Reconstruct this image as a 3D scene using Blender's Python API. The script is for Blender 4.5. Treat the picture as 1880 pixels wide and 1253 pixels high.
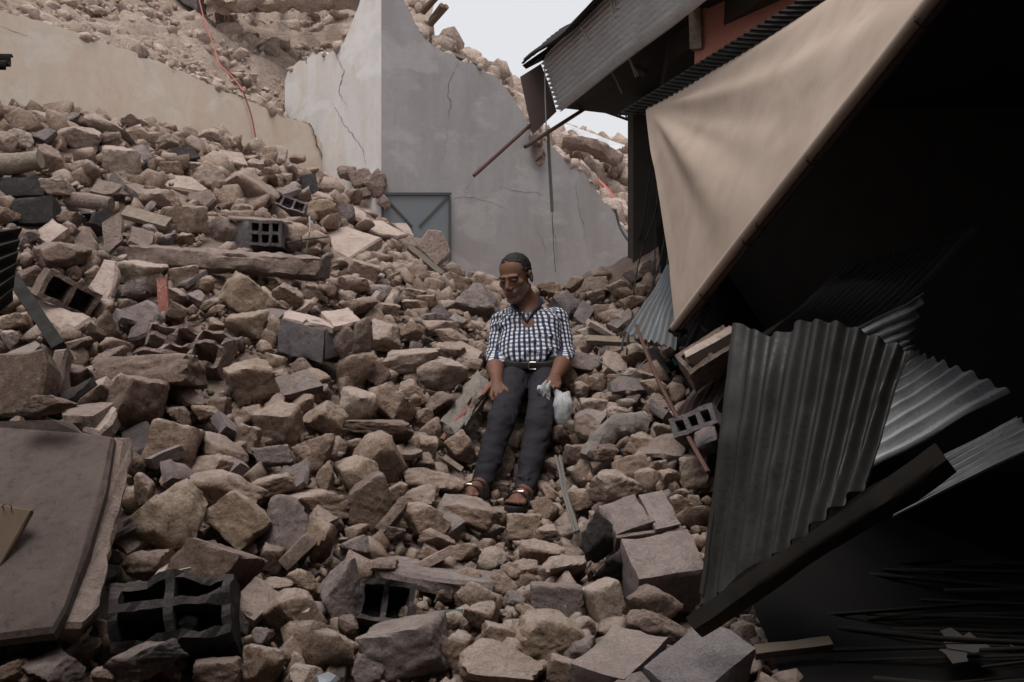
import bpy, bmesh, math, random
import numpy as np
from mathutils import Vector, Matrix, Euler

for o in list(bpy.data.objects):
    bpy.data.objects.remove(o, do_unlink=True)
scene = bpy.context.scene
COL = scene.collection
R = math.radians

# ------------------------------------------------------------------ camera
CAMZ = 1.6
FPX = 1828.0                       # 35 mm lens on a 36 mm sensor, 1880 px wide photograph
cam_d = bpy.data.cameras.new('camera')
cam_d.lens = 35.0
cam_d.sensor_width = 36.0
cam_d.clip_start = 0.05
cam_d.clip_end = 500.0
cam = bpy.data.objects.new('camera', cam_d)
cam.location = (0, 0, CAMZ)
cam.rotation_euler = (R(90), 0, 0)
COL.objects.link(cam)
scene.camera = cam

# ------------------------------------------------------------------ sky, sun, exposure (overcast)
SUN_EL, SUN_AZ = 73.0, 210.0       # azimuth: degrees from +Y towards +X
world = bpy.data.worlds.new('World')
scene.world = world
world.use_nodes = True
wn = world.node_tree
wn.nodes.clear()
w_out = wn.nodes.new('ShaderNodeOutputWorld')
w_bg = wn.nodes.new('ShaderNodeBackground')
w_sky = wn.nodes.new('ShaderNodeTexSky')
w_sky.sky_type = 'NISHITA'
w_sky.sun_disc = False
w_sky.sun_elevation = R(SUN_EL)
w_sky.sun_rotation = R(SUN_AZ)
w_sky.dust_density = 4.0
w_hs = wn.nodes.new('ShaderNodeHueSaturation')
w_hs.inputs['Saturation'].default_value = 0.12
w_mx = wn.nodes.new('ShaderNodeMix')
w_mx.data_type = 'RGBA'
w_mx.inputs[0].default_value = 0.88           # a closed, even cloud deck in front of the clear sky
w_mx.inputs[7].default_value = (9.6, 9.75, 10.2, 1)
wn.links.new(w_sky.outputs[0], w_hs.inputs['Color'])
wn.links.new(w_hs.outputs[0], w_mx.inputs[6])
wn.links.new(w_mx.outputs[2], w_bg.inputs['Color'])
w_bg.inputs['Strength'].default_value = 0.050
wn.links.new(w_bg.outputs[0], w_out.inputs['Surface'])

sun_d = bpy.data.lights.new('sun', 'SUN')
sun_d.energy = 1.5
sun_d.angle = R(35)
sun_d.color = (1.0, 0.96, 0.9)
sun = bpy.data.objects.new('sun', sun_d)
_sd = Vector((math.sin(R(SUN_AZ)) * math.cos(R(SUN_EL)), math.cos(R(SUN_AZ)) * math.cos(R(SUN_EL)), math.sin(R(SUN_EL))))
sun.rotation_euler = _sd.to_track_quat('Z', 'Y').to_euler()
sun.location = _sd * 30
COL.objects.link(sun)

scene.view_settings.view_transform = 'Standard'
scene.view_settings.look = 'None'
scene.view_settings.gamma = 1.0
scene.view_settings.use_curve_mapping = False
scene.view_settings.exposure = 0.80
scene.render.engine = 'CYCLES'

# ------------------------------------------------------------------ helpers
def P(px, py, d):
    """pixel of the photograph + depth in metres -> point in the place"""
    return np.array(((px - 940.0) / FPX * d, d, CAMZ + (626.5 - py) / FPX * d))

def V3(a):
    return Vector((float(a[0]), float(a[1]), float(a[2])))

def unit(v):
    v = np.asarray(v, float)
    return v / (np.linalg.norm(v) + 1e-12)

def _hash(ix, iy, iz, s):
    h = (ix * 374761393 + iy * 668265263 + iz * 2147483647 + s * 1274126177) & 0xFFFFFFFF
    h = ((h ^ (h >> 13)) * 1274126177) & 0xFFFFFFFF
    h = (h ^ (h >> 16)) & 0xFFFFFFFF
    return h.astype(np.float64) / 4294967295.0

def noise3(p, s=0):
    p = np.asarray(p, float)
    i = np.floor(p).astype(np.int64)
    f = p - i
    u = f * f * (3 - 2 * f)
    r = 0
    for dx in (0, 1):
        wx = u[..., 0] if dx else 1 - u[..., 0]
        for dy in (0, 1):
            wy = u[..., 1] if dy else 1 - u[..., 1]
            for dz in (0, 1):
                wz = u[..., 2] if dz else 1 - u[..., 2]
                r = r + wx * wy * wz * _hash(i[..., 0] + dx, i[..., 1] + dy, i[..., 2] + dz, s)
    return r * 2 - 1

def fbm(p, octv=4, s=0, gain=0.5):
    a, t, f = 1.0, 0, 1.0
    p = np.asarray(p, float)
    for o in range(octv):
        t = t + a * noise3(p * f + 17.3 * o, s + o)
        a *= gain
        f *= 2.03
    return t

def mesh_np(name, V, F, smooth=True, sharp=None):
    me = bpy.data.meshes.new(name)
    V = np.ascontiguousarray(V, dtype=np.float32)
    if isinstance(F, np.ndarray):
        n, k = F.shape
        me.vertices.add(len(V))
        me.vertices.foreach_set('co', V.ravel())
        me.loops.add(n * k)
        me.loops.foreach_set('vertex_index', np.ascontiguousarray(F, dtype=np.int32).ravel())
        me.polygons.add(n)
        me.polygons.foreach_set('loop_start', np.arange(0, n * k, k, dtype=np.int32))
        me.polygons.foreach_set('loop_total', np.full(n, k, dtype=np.int32))
    else:
        me.from_pydata([tuple(map(float, v)) for v in V], [], [tuple(f) for f in F])
    if smooth:
        me.polygons.foreach_set('use_smooth', np.ones(len(me.polygons), dtype=bool))
    me.update(calc_edges=True)
    me.validate()
    if sharp:
        me.set_sharp_from_angle(angle=R(sharp))
    return me

def link(name, me, mat=None, parent=None, loc=None, label=None, cat=None, group=None, kind=None):
    o = bpy.data.objects.new(name, me)
    COL.objects.link(o)
    if mat is not None and me is not None:
        if not me.materials:
            me.materials.append(mat)
    if parent is not None:
        o.parent = parent
        if loc is not None:
            o.location = V3(loc)
    elif loc is not None:
        o.location = V3(loc)
    if label: o['label'] = label
    if cat: o['category'] = cat
    if group: o['group'] = group
    if kind: o['kind'] = kind
    return o

def thing(name, loc, label, cat, group=None):
    return link(name, None, None, None, loc, label, cat, group)

def put(name, V, F, mat, parent=None, smooth=True, loc=None, sharp=None, **kw):
    """world coordinates in; origin at loc (default: middle of the bottom); parented parts stay where they are"""
    V = np.asarray(V, float)
    if loc is None:
        loc = np.array(((V[:, 0].min() + V[:, 0].max()) / 2, (V[:, 1].min() + V[:, 1].max()) / 2, V[:, 2].min()))
    loc = np.asarray(loc, float)
    if smooth and sharp is None and not isinstance(F, np.ndarray): sharp = 38
    me = mesh_np(name, V - loc, F, smooth, sharp)
    rel = loc
    if parent is not None:
        q = parent
        while q is not None:
            rel = rel - np.array(q.location)
            q = q.parent
    return link(name, me, mat, parent, rel, **kw)

# ---- shapes
def tube_vf(pts, r, n=7, cap=True, smooth_n=0):
    pts = np.asarray(pts, float)
    if smooth_n:
        q = np.vstack([2 * pts[0] - pts[1], pts, 2 * pts[-1] - pts[-2]])
        out = []
        for i in range(1, len(q) - 2):
            for t in np.linspace(0, 1, smooth_n, endpoint=False):
                out.append(0.5 * (2 * q[i] + (q[i + 1] - q[i - 1]) * t + (2 * q[i - 1] - 5 * q[i] + 4 * q[i + 1] - q[i + 2]) * t * t
                                  + (3 * q[i] - 3 * q[i + 1] + q[i + 2] - q[i - 1]) * t ** 3))
        out.append(pts[-1])
        pts = np.array(out)
    m = len(pts)
    rr = np.full(m, r) if np.isscalar(r) else np.interp(np.linspace(0, 1, m), np.linspace(0, 1, len(r)), r)
    V, F = [], []
    up = np.array((0.31, 0.2, 0.93))
    for i in range(m):
        t = unit(pts[min(i + 1, m - 1)] - pts[max(i - 1, 0)])
        a = np.cross(t, up)
        if np.linalg.norm(a) < 1e-3:
            a = np.cross(t, (1, 0, 0))
        a = unit(a)
        b = np.cross(t, a)
        for k in range(n):
            an = 2 * math.pi * k / n
            V.append(pts[i] + rr[i] * (math.cos(an) * a + math.sin(an) * b))
    for i in range(m - 1):
        for k in range(n):
            F.append((i * n + k, i * n + (k + 1) % n, (i + 1) * n + (k + 1) % n, (i + 1) * n + k))
    if cap:
        F.append(tuple(reversed(range(n))))
        F.append(tuple(range((m - 1) * n, m * n)))
    return np.array(V), F

def tube(name, pts, r, mat, parent=None, n=7, smooth_n=0, **kw):
    V, F = tube_vf(pts, r, n, True, smooth_n)
    return put(name, V, F, mat, parent, True, **kw)

def merge(parts):
    Vs, Fs, o = [], [], 0
    for V, F in parts:
        Vs.append(np.asarray(V, float))
        Fs += [tuple(int(i) + o for i in f) for f in F]
        o += len(V)
    return np.vstack(Vs), Fs

def rough_box(L, W, H, seed=0, cut=0.03, amp=0.006, chip=0.012, maxn=18):
    """subdivided box centred on the origin, edges chipped and faces uneven"""
    bm = bmesh.new()
    n = [max(2, min(maxn, int(round(s / cut)))) for s in (L, W, H)]
    idx = {}
    V, F = [], []
    def vid(i, j, k):
        key = (i, j, k)
        if key not in idx:
            idx[key] = len(V)
            V.append((i / n[0] - .5, j / n[1] - .5, k / n[2] - .5))
        return idx[key]
    for i in range(n[0]):
        for j in range(n[1]):
            F.append((vid(i, j, 0), vid(i, j + 1, 0), vid(i + 1, j + 1, 0), vid(i + 1, j, 0)))
            F.append((vid(i, j, n[2]), vid(i + 1, j, n[2]), vid(i + 1, j + 1, n[2]), vid(i, j + 1, n[2])))
    for i in range(n[0]):
        for k in range(n[2]):
            F.append((vid(i, 0, k), vid(i + 1, 0, k), vid(i + 1, 0, k + 1), vid(i, 0, k + 1)))
            F.append((vid(i, n[1], k), vid(i, n[1], k + 1), vid(i + 1, n[1], k + 1), vid(i + 1, n[1], k)))
    for j in range(n[1]):
        for k in range(n[2]):
            F.append((vid(0, j, k), vid(0, j, k + 1), vid(0, j + 1, k + 1), vid(0, j + 1, k)))
            F.append((vid(n[0], j, k), vid(n[0], j + 1, k), vid(n[0], j + 1, k + 1), vid(n[0], j, k + 1)))
    bm.free()
    V = np.array(V)
    S = np.array((L, W, H))
    e = np.sort(0.5 - np.abs(V), axis=1) * S.min()
    W_ = V * S
    edge = np.clip(1 - (e[:, 0] + e[:, 1]) / (0.02), 0, 1)
    nz = fbm(W_ * 9 + seed * 3.1, 3, seed)
    nz2 = fbm(W_ * 30 + seed, 2, seed + 5)
    inward = -W_ / (np.linalg.norm(W_, axis=1, keepdims=True) + 1e-9)
    W_ = W_ + inward * (edge * chip * (0.25 + 1.5 * np.clip(nz + .1, 0, 1)))[:, None]
    for a in range(3):
        W_[:, a] += amp * (fbm(W_ * 14 + 7 * a + seed, 2, seed + a) * .7 + nz2 * .3)
    return W_, F

def frame_of(O, A, B):
    """orthonormal frame from corner O, towards A (x) and B (y), z = outward"""
    O, A, B = map(np.asarray, (O, A, B))
    x = unit(A - O)
    z = unit(np.cross(x, B - O))
    y = np.cross(z, x)
    return np.stack([x, y, z], axis=1), np.linalg.norm(A - O), np.linalg.norm(B - O)

def panel_vf(O, A, B, t, seed=0, cut=0.03, amp=0.005, chip=0.012, shear=True, maxn=18):
    """box whose visible face is the parallelogram O, A, B; thickness t goes away from the viewer's side"""
    O, A, B = map(lambda q: np.asarray(q, float), (O, A, B))
    x, y = A - O, B - O
    L, W = np.linalg.norm(x), np.linalg.norm(y)
    z = unit(np.cross(x, y))
    mid = O + (x + y) / 2
    if np.dot(z, np.array((0, 0, CAMZ)) - mid) < 0:
        z = -z
    V, F = rough_box(L, W, t, seed, cut, amp, chip, maxn)
    ux, uy = x / L, y / W
    Wd = mid - z * t / 2 + V[:, :1] * ux + V[:, 1:2] * uy + V[:, 2:3] * z
    if np.dot(np.cross(ux, uy), z) < 0:
        F = [tuple(reversed(f)) for f in F]
    return Wd, F

def poly_slab_vf(pts, t, seed=0, jag=0.012, step=0.05, back=None, zdir=None):
    """irregular plate: visible outline pts (3D, roughly planar), thickness t away from the camera"""
    pts = [np.asarray(p, float) for p in pts]
    c = np.mean(pts, axis=0)
    nrm = np.zeros(3)
    for i in range(len(pts)):
        nrm += np.cross(pts[i] - c, pts[(i + 1) % len(pts)] - c)
    nrm = unit(nrm)
    if np.dot(nrm, np.array((0, 0, CAMZ)) - c) < 0:
        nrm = -nrm
        pts = pts[::-1]
    rng = np.random.RandomState(seed + 11)
    ring = []
    for i in range(len(pts)):
        a, b = pts[i], pts[(i + 1) % len(pts)]
        k = max(1, int(np.linalg.norm(b - a) / step))
        side = unit(np.cross(b - a, nrm))
        for q in range(k):
            p = a + (b - a) * q / k
            if q:
                p = p + side * jag * rng.uniform(-1, 1)
            ring.append(p)
    n = len(ring)
    ring = np.array(ring)
    ins = ring + (c - ring) * (min(0.014, t * .25) / (np.linalg.norm(c - ring, axis=1, keepdims=True) + 1e-6))
    ins = ins - nrm * 0.0
    low = ring - nrm * min(0.012, t * .25)
    mid = ring - nrm * t * .55 + rng.uniform(-1, 1, (n, 3)) * min(jag, t * .25)
    bot = ring + (c - ring) * 0.06 - nrm * t + rng.uniform(-1, 1, (n, 3)) * min(jag, t * .2)
    V = np.vstack([ins, low, mid, bot])
    F = []
    for a in range(3):
        for i in range(n):
            j = (i + 1) % n
            F.append((a * n + i, (a + 1) * n + i, (a + 1) * n + j, a * n + j))
    F.append(tuple(range(n)))
    F.append(tuple(reversed(range(3 * n, 4 * n))))
    return V, F

def cell_vf(xs, ys, zs, solid):
    """surface of a grid of solid / empty cells"""
    idx, V, F = {}, [], []
    def vid(i, j, k):
        if (i, j, k) not in idx:
            idx[(i, j, k)] = len(V)
            V.append((xs[i], ys[j], zs[k]))
        return idx[(i, j, k)]
    nx, ny, nz = len(xs) - 1, len(ys) - 1, len(zs) - 1
    def S(i, j, k):
        return 0 <= i < nx and 0 <= j < ny and 0 <= k < nz and solid[i][j][k]
    for i in range(nx):
        for j in range(ny):
            for k in range(nz):
                if not S(i, j, k): continue
                if not S(i - 1, j, k): F.append((vid(i, j, k), vid(i, j, k + 1), vid(i, j + 1, k + 1), vid(i, j + 1, k)))
                if not S(i + 1, j, k): F.append((vid(i + 1, j, k), vid(i + 1, j + 1, k), vid(i + 1, j + 1, k + 1), vid(i + 1, j, k + 1)))
                if not S(i, j - 1, k): F.append((vid(i, j, k), vid(i + 1, j, k), vid(i + 1, j, k + 1), vid(i, j, k + 1)))
                if not S(i, j + 1, k): F.append((vid(i, j + 1, k), vid(i, j + 1, k + 1), vid(i + 1, j + 1, k + 1), vid(i + 1, j + 1, k)))
                if not S(i, j, k - 1): F.append((vid(i, j, k), vid(i, j + 1, k), vid(i + 1, j + 1, k), vid(i + 1, j, k)))
                if not S(i, j, k + 1): F.append((vid(i, j, k + 1), vid(i + 1, j, k + 1), vid(i + 1, j + 1, k + 1), vid(i, j + 1, k + 1)))
    return np.array(V, float), F

def hollow_vf(L, W, H, nx, ny, wall=0.022, seed=0, closed=0.02, broken=0.0, amp=0.004):
    """concrete block with nx x ny cavities open on its +z face (depth H), centred on the origin"""
    rng = random.Random(seed)
    def cuts(T, n):
        c = (T - wall * (n + 1)) / n
        q, out = 0.0, [0.0]
        for i in range(n):
            q += wall; out.append(q)
            q += c; out.append(q)
        out.append(T)
        return out
    def fine(c, mx):
        out = [c[0]]
        for a, b in zip(c[:-1], c[1:]):
            k = max(1, int(round((b - a) / mx)))
            out += [a + (b - a) * (i + 1) / k for i in range(k)]
        return np.array(out)
    cx, cy = cuts(L, nx), cuts(W, ny)
    xs, ys = fine(cx, .02), fine(cy, .02)
    zs = fine([0, closed, H * .62, H], .022)
    def hol(v, c):
        for i in range(1, len(c) - 1, 2):
            if c[i] < v < c[i + 1]: return True
        return False
    solid = []
    for i in range(len(xs) - 1):
        mx = (xs[i] + xs[i + 1]) / 2
        col = []
        for j in range(len(ys) - 1):
            my = (ys[j] + ys[j + 1]) / 2
            row = []
            for k in range(len(zs) - 1):
                mz = (zs[k] + zs[k + 1]) / 2
                s = not (hol(mx, cx) and hol(my, cy) and mz > closed)
                row.append(s)
            col.append(row)
        solid.append(col)
    V, F = cell_vf(xs - L / 2, ys - W / 2, zs - H / 2, solid)
    if broken:      # broken rims: the walls end at uneven heights
        q = np.stack([V[:, 0] * 9, V[:, 1] * 9, V[:, 0] * 0 + seed], 1)
        cutz = H * broken * np.clip(.45 + .75 * fbm(q, 3, seed), 0, 1.1)
        f = np.clip((V[:, 2] + H / 2) / H, 0, 1)
        V[:, 2] -= cutz * np.clip((f - .25) / .75, 0, 1)
    V = V + amp * np.stack([fbm(V * 26 + 5 * a + seed, 3, seed + a) for a in range(3)], axis=1)
    return V, F

def pose(V, loc, rot=(0, 0, 0), M=None):
    if M is None:
        M = np.array(Euler(tuple(R(a) for a in rot), 'XYZ').to_matrix())
    return np.asarray(V) @ np.asarray(M).T + np.asarray(loc)

def corr_vf(c00, c10, c01, c11, waves, amp, nv=14, warp=None, thick=0.002, per=8, noise=0.004, seed=0):
    """corrugated sheet: ridges run along v, waves are counted along u"""
    c00, c10, c01, c11 = map(lambda q: np.asarray(q, float), (c00, c10, c01, c11))
    nu = int(waves * per)
    u, v = np.meshgrid(np.linspace(0, 1, nu + 1), np.linspace(0, 1, nv + 1), indexing='ij')
    u_, v_ = u[..., None], v[..., None]
    B = c00 * (1 - u_) * (1 - v_) + c10 * u_ * (1 - v_) + c01 * (1 - u_) * v_ + c11 * u_ * v_
    if warp is not None:
        B = B + warp(u, v)
    du = np.gradient(B, axis=0)
    dv = np.gradient(B, axis=1)
    n = np.cross(du, dv)
    n /= np.linalg.norm(n, axis=2, keepdims=True) + 1e-9
    if np.sum((np.array((0, 0, CAMZ)) - B.mean(axis=(0, 1))) * n.mean(axis=(0, 1))) < 0:
        n = -n
    h = amp * np.sin(2 * math.pi * waves * u) + noise * fbm(np.stack([u * 3, v * 3, u * 0 + seed], -1), 3, seed)
    T = B + n * h[..., None]
    Bk = T - n * thick
    V = np.vstack([T.reshape(-1, 3), Bk.reshape(-1, 3)])
    N = (nu + 1) * (nv + 1)
    F = []
    g = lambda i, j: i * (nv + 1) + j
    for i in range(nu):
        for j in range(nv):
            F.append((g(i, j), g(i + 1, j), g(i + 1, j + 1), g(i, j + 1)))
            F.append((N + g(i, j), N + g(i, j + 1), N + g(i + 1, j + 1), N + g(i + 1, j)))
    for i in range(nu):
        F.append((g(i, 0), N + g(i, 0), N + g(i + 1, 0), g(i + 1, 0)))
        F.append((g(i, nv), g(i + 1, nv), N + g(i + 1, nv), N + g(i, nv)))
    for j in range(nv):
        F.append((g(0, j), g(0, j + 1), N + g(0, j + 1), N + g(0, j)))
        F.append((g(nu, j), N + g(nu, j), N + g(nu, j + 1), g(nu, j + 1)))
    return V, F

# ---- rocks
_ico = {}
def ico(level):
    if level not in _ico:
        bm = bmesh.new()
        bmesh.ops.create_icosphere(bm, subdivisions=level, radius=1.0)
        V = np.array([v.co[:] for v in bm.verts])
        F = np.array([[v.index for v in f.verts] for f in bm.faces], dtype=np.int32)
        bm.free()
        _ico[level] = (V, F)
    return _ico[level]

def rock_v(seed, level=4, blocky=0.0, rough=1.0):
    """angular broken stone that fills the box -0.5..0.5"""
    rng = np.random.RandomState(seed * 7 + 3)
    D, F = ico(level)
    m = rng.randint(7, 11)
    N = rng.normal(size=(m, 3))
    N /= np.linalg.norm(N, axis=1, keepdims=True)
    d = rng.uniform(0.52, 0.95, m)
    if blocky > 0:
        q = np.array(Euler(tuple(rng.uniform(-.35, .35, 3))).to_matrix())
        box = np.vstack([q, -q])
        N = np.vstack([box, N])
        d = np.concatenate([rng.uniform(.55, .68, 6), d + .25 * blocky])
    c = D @ N.T
    r = d / np.maximum(c, 0.08)
    k = 55.0
    r = np.hstack([r, np.full((len(r), 1), 1.42)])     # no spikes where no face was cut
    r = -np.log(np.exp(-k * r).sum(axis=1)) / k
    off = rng.uniform(-40, 40, 3)
    V = D * r[:, None]
    n1 = fbm(V * 1.6 + off, 3, seed)
    n2 = fbm(V * 5.5 + off, 3, seed + 9)
    rid = 1 - np.abs(fbm(V * 2.6 - off, 3, seed + 4))
    V = V * (1 + rough * (0.06 * n1 + 0.05 * n2 + 0.022 * fbm(V * 14 + off, 2, seed + 13) - 0.05 * np.clip(rid - .75, 0, 1) * 4 * .5))[:, None]
    lo, hi = V.min(axis=0), V.max(axis=0)
    return (V - (lo + hi) / 2) / (hi - lo), F

def chip_v(seed, npts=13):
    """small angular chip: hull of a few points, each face split once and nudged"""
    rng = np.random.RandomState(seed * 3 + 1)
    q = rng.normal(size=(npts, 3))
    q /= np.linalg.norm(q, axis=1, keepdims=True)
    q *= rng.uniform(.75, 1.0, (npts, 1))
    bm = bmesh.new()
    for p in q: bm.verts.new(p)
    bmesh.ops.convex_hull(bm, input=bm.verts[:])
    bmesh.ops.delete(bm, geom=[v for v in bm.verts if not v.link_faces], context='VERTS')
    bmesh.ops.subdivide_edges(bm, edges=bm.edges[:], cuts=1, use_grid_fill=True)
    bmesh.ops.triangulate(bm, faces=bm.faces[:])
    bm.verts.index_update()
    V = np.array([v.co[:] for v in bm.verts])
    F = np.array([[v.index for v in f.verts] for f in bm.faces], dtype=np.int32)
    bm.free()
    V = V + .045 * np.stack([fbm(V * 2.4 + 9 * a + seed, 2, seed + a) for a in range(3)], 1)
    lo, hi = V.min(axis=0), V.max(axis=0)
    return (V - (lo + hi) / 2) / (hi - lo), F
# ------------------------------------------------------------------ materials
class NT:
    def __init__(s, name):
        s.m = bpy.data.materials.new(name)
        s.m.use_nodes = True
        s.t = s.m.node_tree
        s.b = s.t.nodes['Principled BSDF']
        s.b.inputs['Specular IOR Level'].default_value = 0.25
        s.out = s.t.nodes['Material Output']
    def n(s, typ, **kw):
        q = s.t.nodes.new(typ)
        for k, v in kw.items():
            if k in q.inputs: q.inputs[k].default_value = v
            else: setattr(q, k, v)
        return q
    def l(s, a, b):
        s.t.links.new(a, b)
    def coord(s, kind='Object', scale=None):
        tc = s.n('ShaderNodeTexCoord')
        o = tc.outputs[kind]
        if scale is not None:
            mp = s.n('ShaderNodeMapping')
            mp.inputs['Scale'].default_value = scale
            s.l(o, mp.inputs['Vector'])
            o = mp.outputs[0]
        return o
    def noise(s, vec, scale, detail=4, rough=.55, dist=0):
        q = s.n('ShaderNodeTexNoise')
        q.inputs['Scale'].default_value = scale
        q.inputs['Detail'].default_value = detail
        q.inputs['Roughness'].default_value = rough
        q.inputs['Distortion'].default_value = dist
        s.l(vec, q.inputs['Vector'])
        return q.outputs['Fac']
    def ramp(s, fac, stops):
        q = s.n('ShaderNodeValToRGB')
        e = q.color_ramp.elements
        while len(e) < len(stops): e.new(0.5)
        for el, (p, c) in zip(e, stops):
            el.position = p
            el.color = (c[0], c[1], c[2], 1) if not np.isscalar(c) else (c, c, c, 1)
        s.l(fac, q.inputs[0])
        return q.outputs[0]
    def mix(s, fac, a, b, mode='MIX'):
        q = s.n('ShaderNodeMix', data_type='RGBA', blend_type=mode)
        for sock, v in ((q.inputs[0], fac), (q.inputs[6], a), (q.inputs[7], b)):
            if isinstance(v, (int, float)): sock.default_value = v
            elif isinstance(v, tuple): sock.default_value = (v[0], v[1], v[2], 1)
            else: s.l(v, sock)
        return q.outputs[2]
    def math(s, op, a, b=None, clamp=False):
        q = s.n('ShaderNodeMath', operation=op, use_clamp=clamp)
        for sock, v in ((q.inputs[0], a), (q.inputs[1], b)):
            if v is None: continue
            if isinstance(v, (int, float)): sock.default_value = v
            else: s.l(v, sock)
        return q.outputs[0]
    def bump(s, h, strength, dist, prev=None):
        q = s.n('ShaderNodeBump')
        q.inputs['Strength'].default_value = strength
        q.inputs['Distance'].default_value = dist
        s.l(h, q.inputs['Height'])
        if prev is not None: s.l(prev, q.inputs['Normal'])
        return q.outputs[0]
    def rnd(s):
        a = s.n('ShaderNodeObjectInfo').outputs['Random']
        b = s.n('ShaderNodeNewGeometry').outputs['Random Per Island']
        return s.math('FRACT', s.math('ADD', a, b))
    def done(s, col, rough=.9, normal=None, metal=0.0):
        if isinstance(col, tuple): s.b.inputs['Base Color'].default_value = (*col, 1)
        else: s.l(col, s.b.inputs['Base Color'])
        if isinstance(rough, (int, float)): s.b.inputs['Roughness'].default_value = rough
        else: s.l(rough, s.b.inputs['Roughness'])
        s.b.inputs['Metallic'].default_value = metal
        if normal is not None: s.l(normal, s.b.inputs['Normal'])
        return s.m

def stone_mat(name, c_lo, c_mid, c_hi, dust=(.45, .38, .315), dust_amt=.75, grain=90, pit=1.0, g_=1.36):
    tw = lambda c: (c[0] * g_ * 1.05, c[1] * g_ * 1.01, c[2] * g_ * 1.10)
    c_lo, c_mid, c_hi, dust = map(tw, (c_lo, c_mid, c_hi, dust))
    t = NT(name)
    co = t.coord('Object')
    r = t.rnd()
    shift = t.n('ShaderNodeVectorMath', operation='ADD')
    cmb = t.n('ShaderNodeCombineXYZ')
    sc = t.math('MULTIPLY', r, 37.0)
    for i in range(3): t.l(sc, cmb.inputs[i])
    t.l(co, shift.inputs[0]); t.l(cmb.outputs[0], shift.inputs[1])
    co = shift.outputs[0]
    n1 = t.noise(co, 9, 5, .6)
    n2 = t.noise(co, grain, 4, .7)
    n3 = t.noise(co, 30, 8, .72, .3)
    base = t.ramp(t.math('ADD', t.math('MULTIPLY', n1, .55), t.math('MULTIPLY', r, .45)), [(.25, c_lo), (.5, c_mid), (.75, c_hi)])
    base = t.mix(t.ramp(n2, [(.35, .0), (.62, .55)]), base, tuple(x * .62 for x in c_mid))
    base = t.mix(t.ramp(n3, [(.36, .7), (.47, .0)]), base, tuple(x * .5 for x in c_lo))
    base = t.mix(t.ramp(n3, [(.55, .0), (.68, .6)]), base, tuple(min(.6, x * 1.25) for x in c_hi))
    geo = t.n('ShaderNodeNewGeometry')
    sep = t.n('ShaderNodeSeparateXYZ')
    t.l(geo.outputs['Normal'], sep.inputs[0])
    up = t.math('MULTIPLY', t.ramp(sep.outputs[2], [(.45, 0.0), (.95, 1.0)]), t.math('MULTIPLY', t.ramp(n1, [(.35, .35), (.65, 1.0)]), dust_amt))
    base = t.mix(up, base, dust)
    b1 = t.bump(n3, 1.0, .042 * pit)
    b2 = t.bump(n2, .9, .009 * pit, b1)
    return t.done(base, .93, b2)

M = {}
M['tan'] = stone_mat('limestone_tan', (.19, .135, .093), (.275, .20, .14), (.35, .265, .195))
M['ochre'] = stone_mat('limestone_ochre', (.23, .165, .105), (.32, .24, .162), (.40, .31, .22))
M['pale'] = stone_mat('limestone_pale', (.30, .23, .17), (.395, .315, .24), (.47, .385, .305))
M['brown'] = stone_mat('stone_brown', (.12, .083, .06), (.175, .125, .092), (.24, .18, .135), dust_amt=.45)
M['grey'] = stone_mat('concrete_lump', (.16, .13, .112), (.23, .19, .165), (.30, .255, .225), dust_amt=.5, grain=140, pit=1.3)
M['block'] = stone_mat('concrete_block', (.12, .106, .10), (.165, .148, .14), (.21, .19, .18), dust=(.36, .295, .24), dust_amt=.75, grain=210, pit=.9)
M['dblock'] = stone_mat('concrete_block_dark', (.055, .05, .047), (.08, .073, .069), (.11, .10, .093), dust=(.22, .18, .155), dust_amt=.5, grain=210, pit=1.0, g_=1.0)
M['slab'] = stone_mat('mortar_slab', (.27, .21, .16), (.33, .26, .205), (.38, .305, .245), dust_amt=.6, grain=160, pit=.45)
M['mortar'] = stone_mat('mortar_tan', (.20, .15, .115), (.275, .21, .165), (.34, .27, .215), dust_amt=.5, grain=120, pit=1.3)
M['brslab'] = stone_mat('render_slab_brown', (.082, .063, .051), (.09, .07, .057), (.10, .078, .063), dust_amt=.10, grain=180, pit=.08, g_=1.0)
M['terra'] = stone_mat('terracotta', (.27, .115, .085), (.33, .15, .11), (.38, .19, .145), dust_amt=.3, grain=60, pit=.5)
M['dirt'] = stone_mat('dirt', (.15, .108, .076), (.21, .155, .112), (.28, .21, .155), dust_amt=.5, grain=70, pit=1.6)
M['dirt_hill'] = stone_mat('dirt_hill', (.30, .225, .165), (.39, .305, .23), (.45, .365, .285), dust=(.47, .39, .31), dust_amt=.6, grain=60, pit=1.8, g_=1.6)
M['hillstone'] = stone_mat('hill_stone', (.32, .25, .185), (.385, .305, .235), (.44, .36, .285), dust=(.46, .38, .30), grain=60, g_=1.55)

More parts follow.
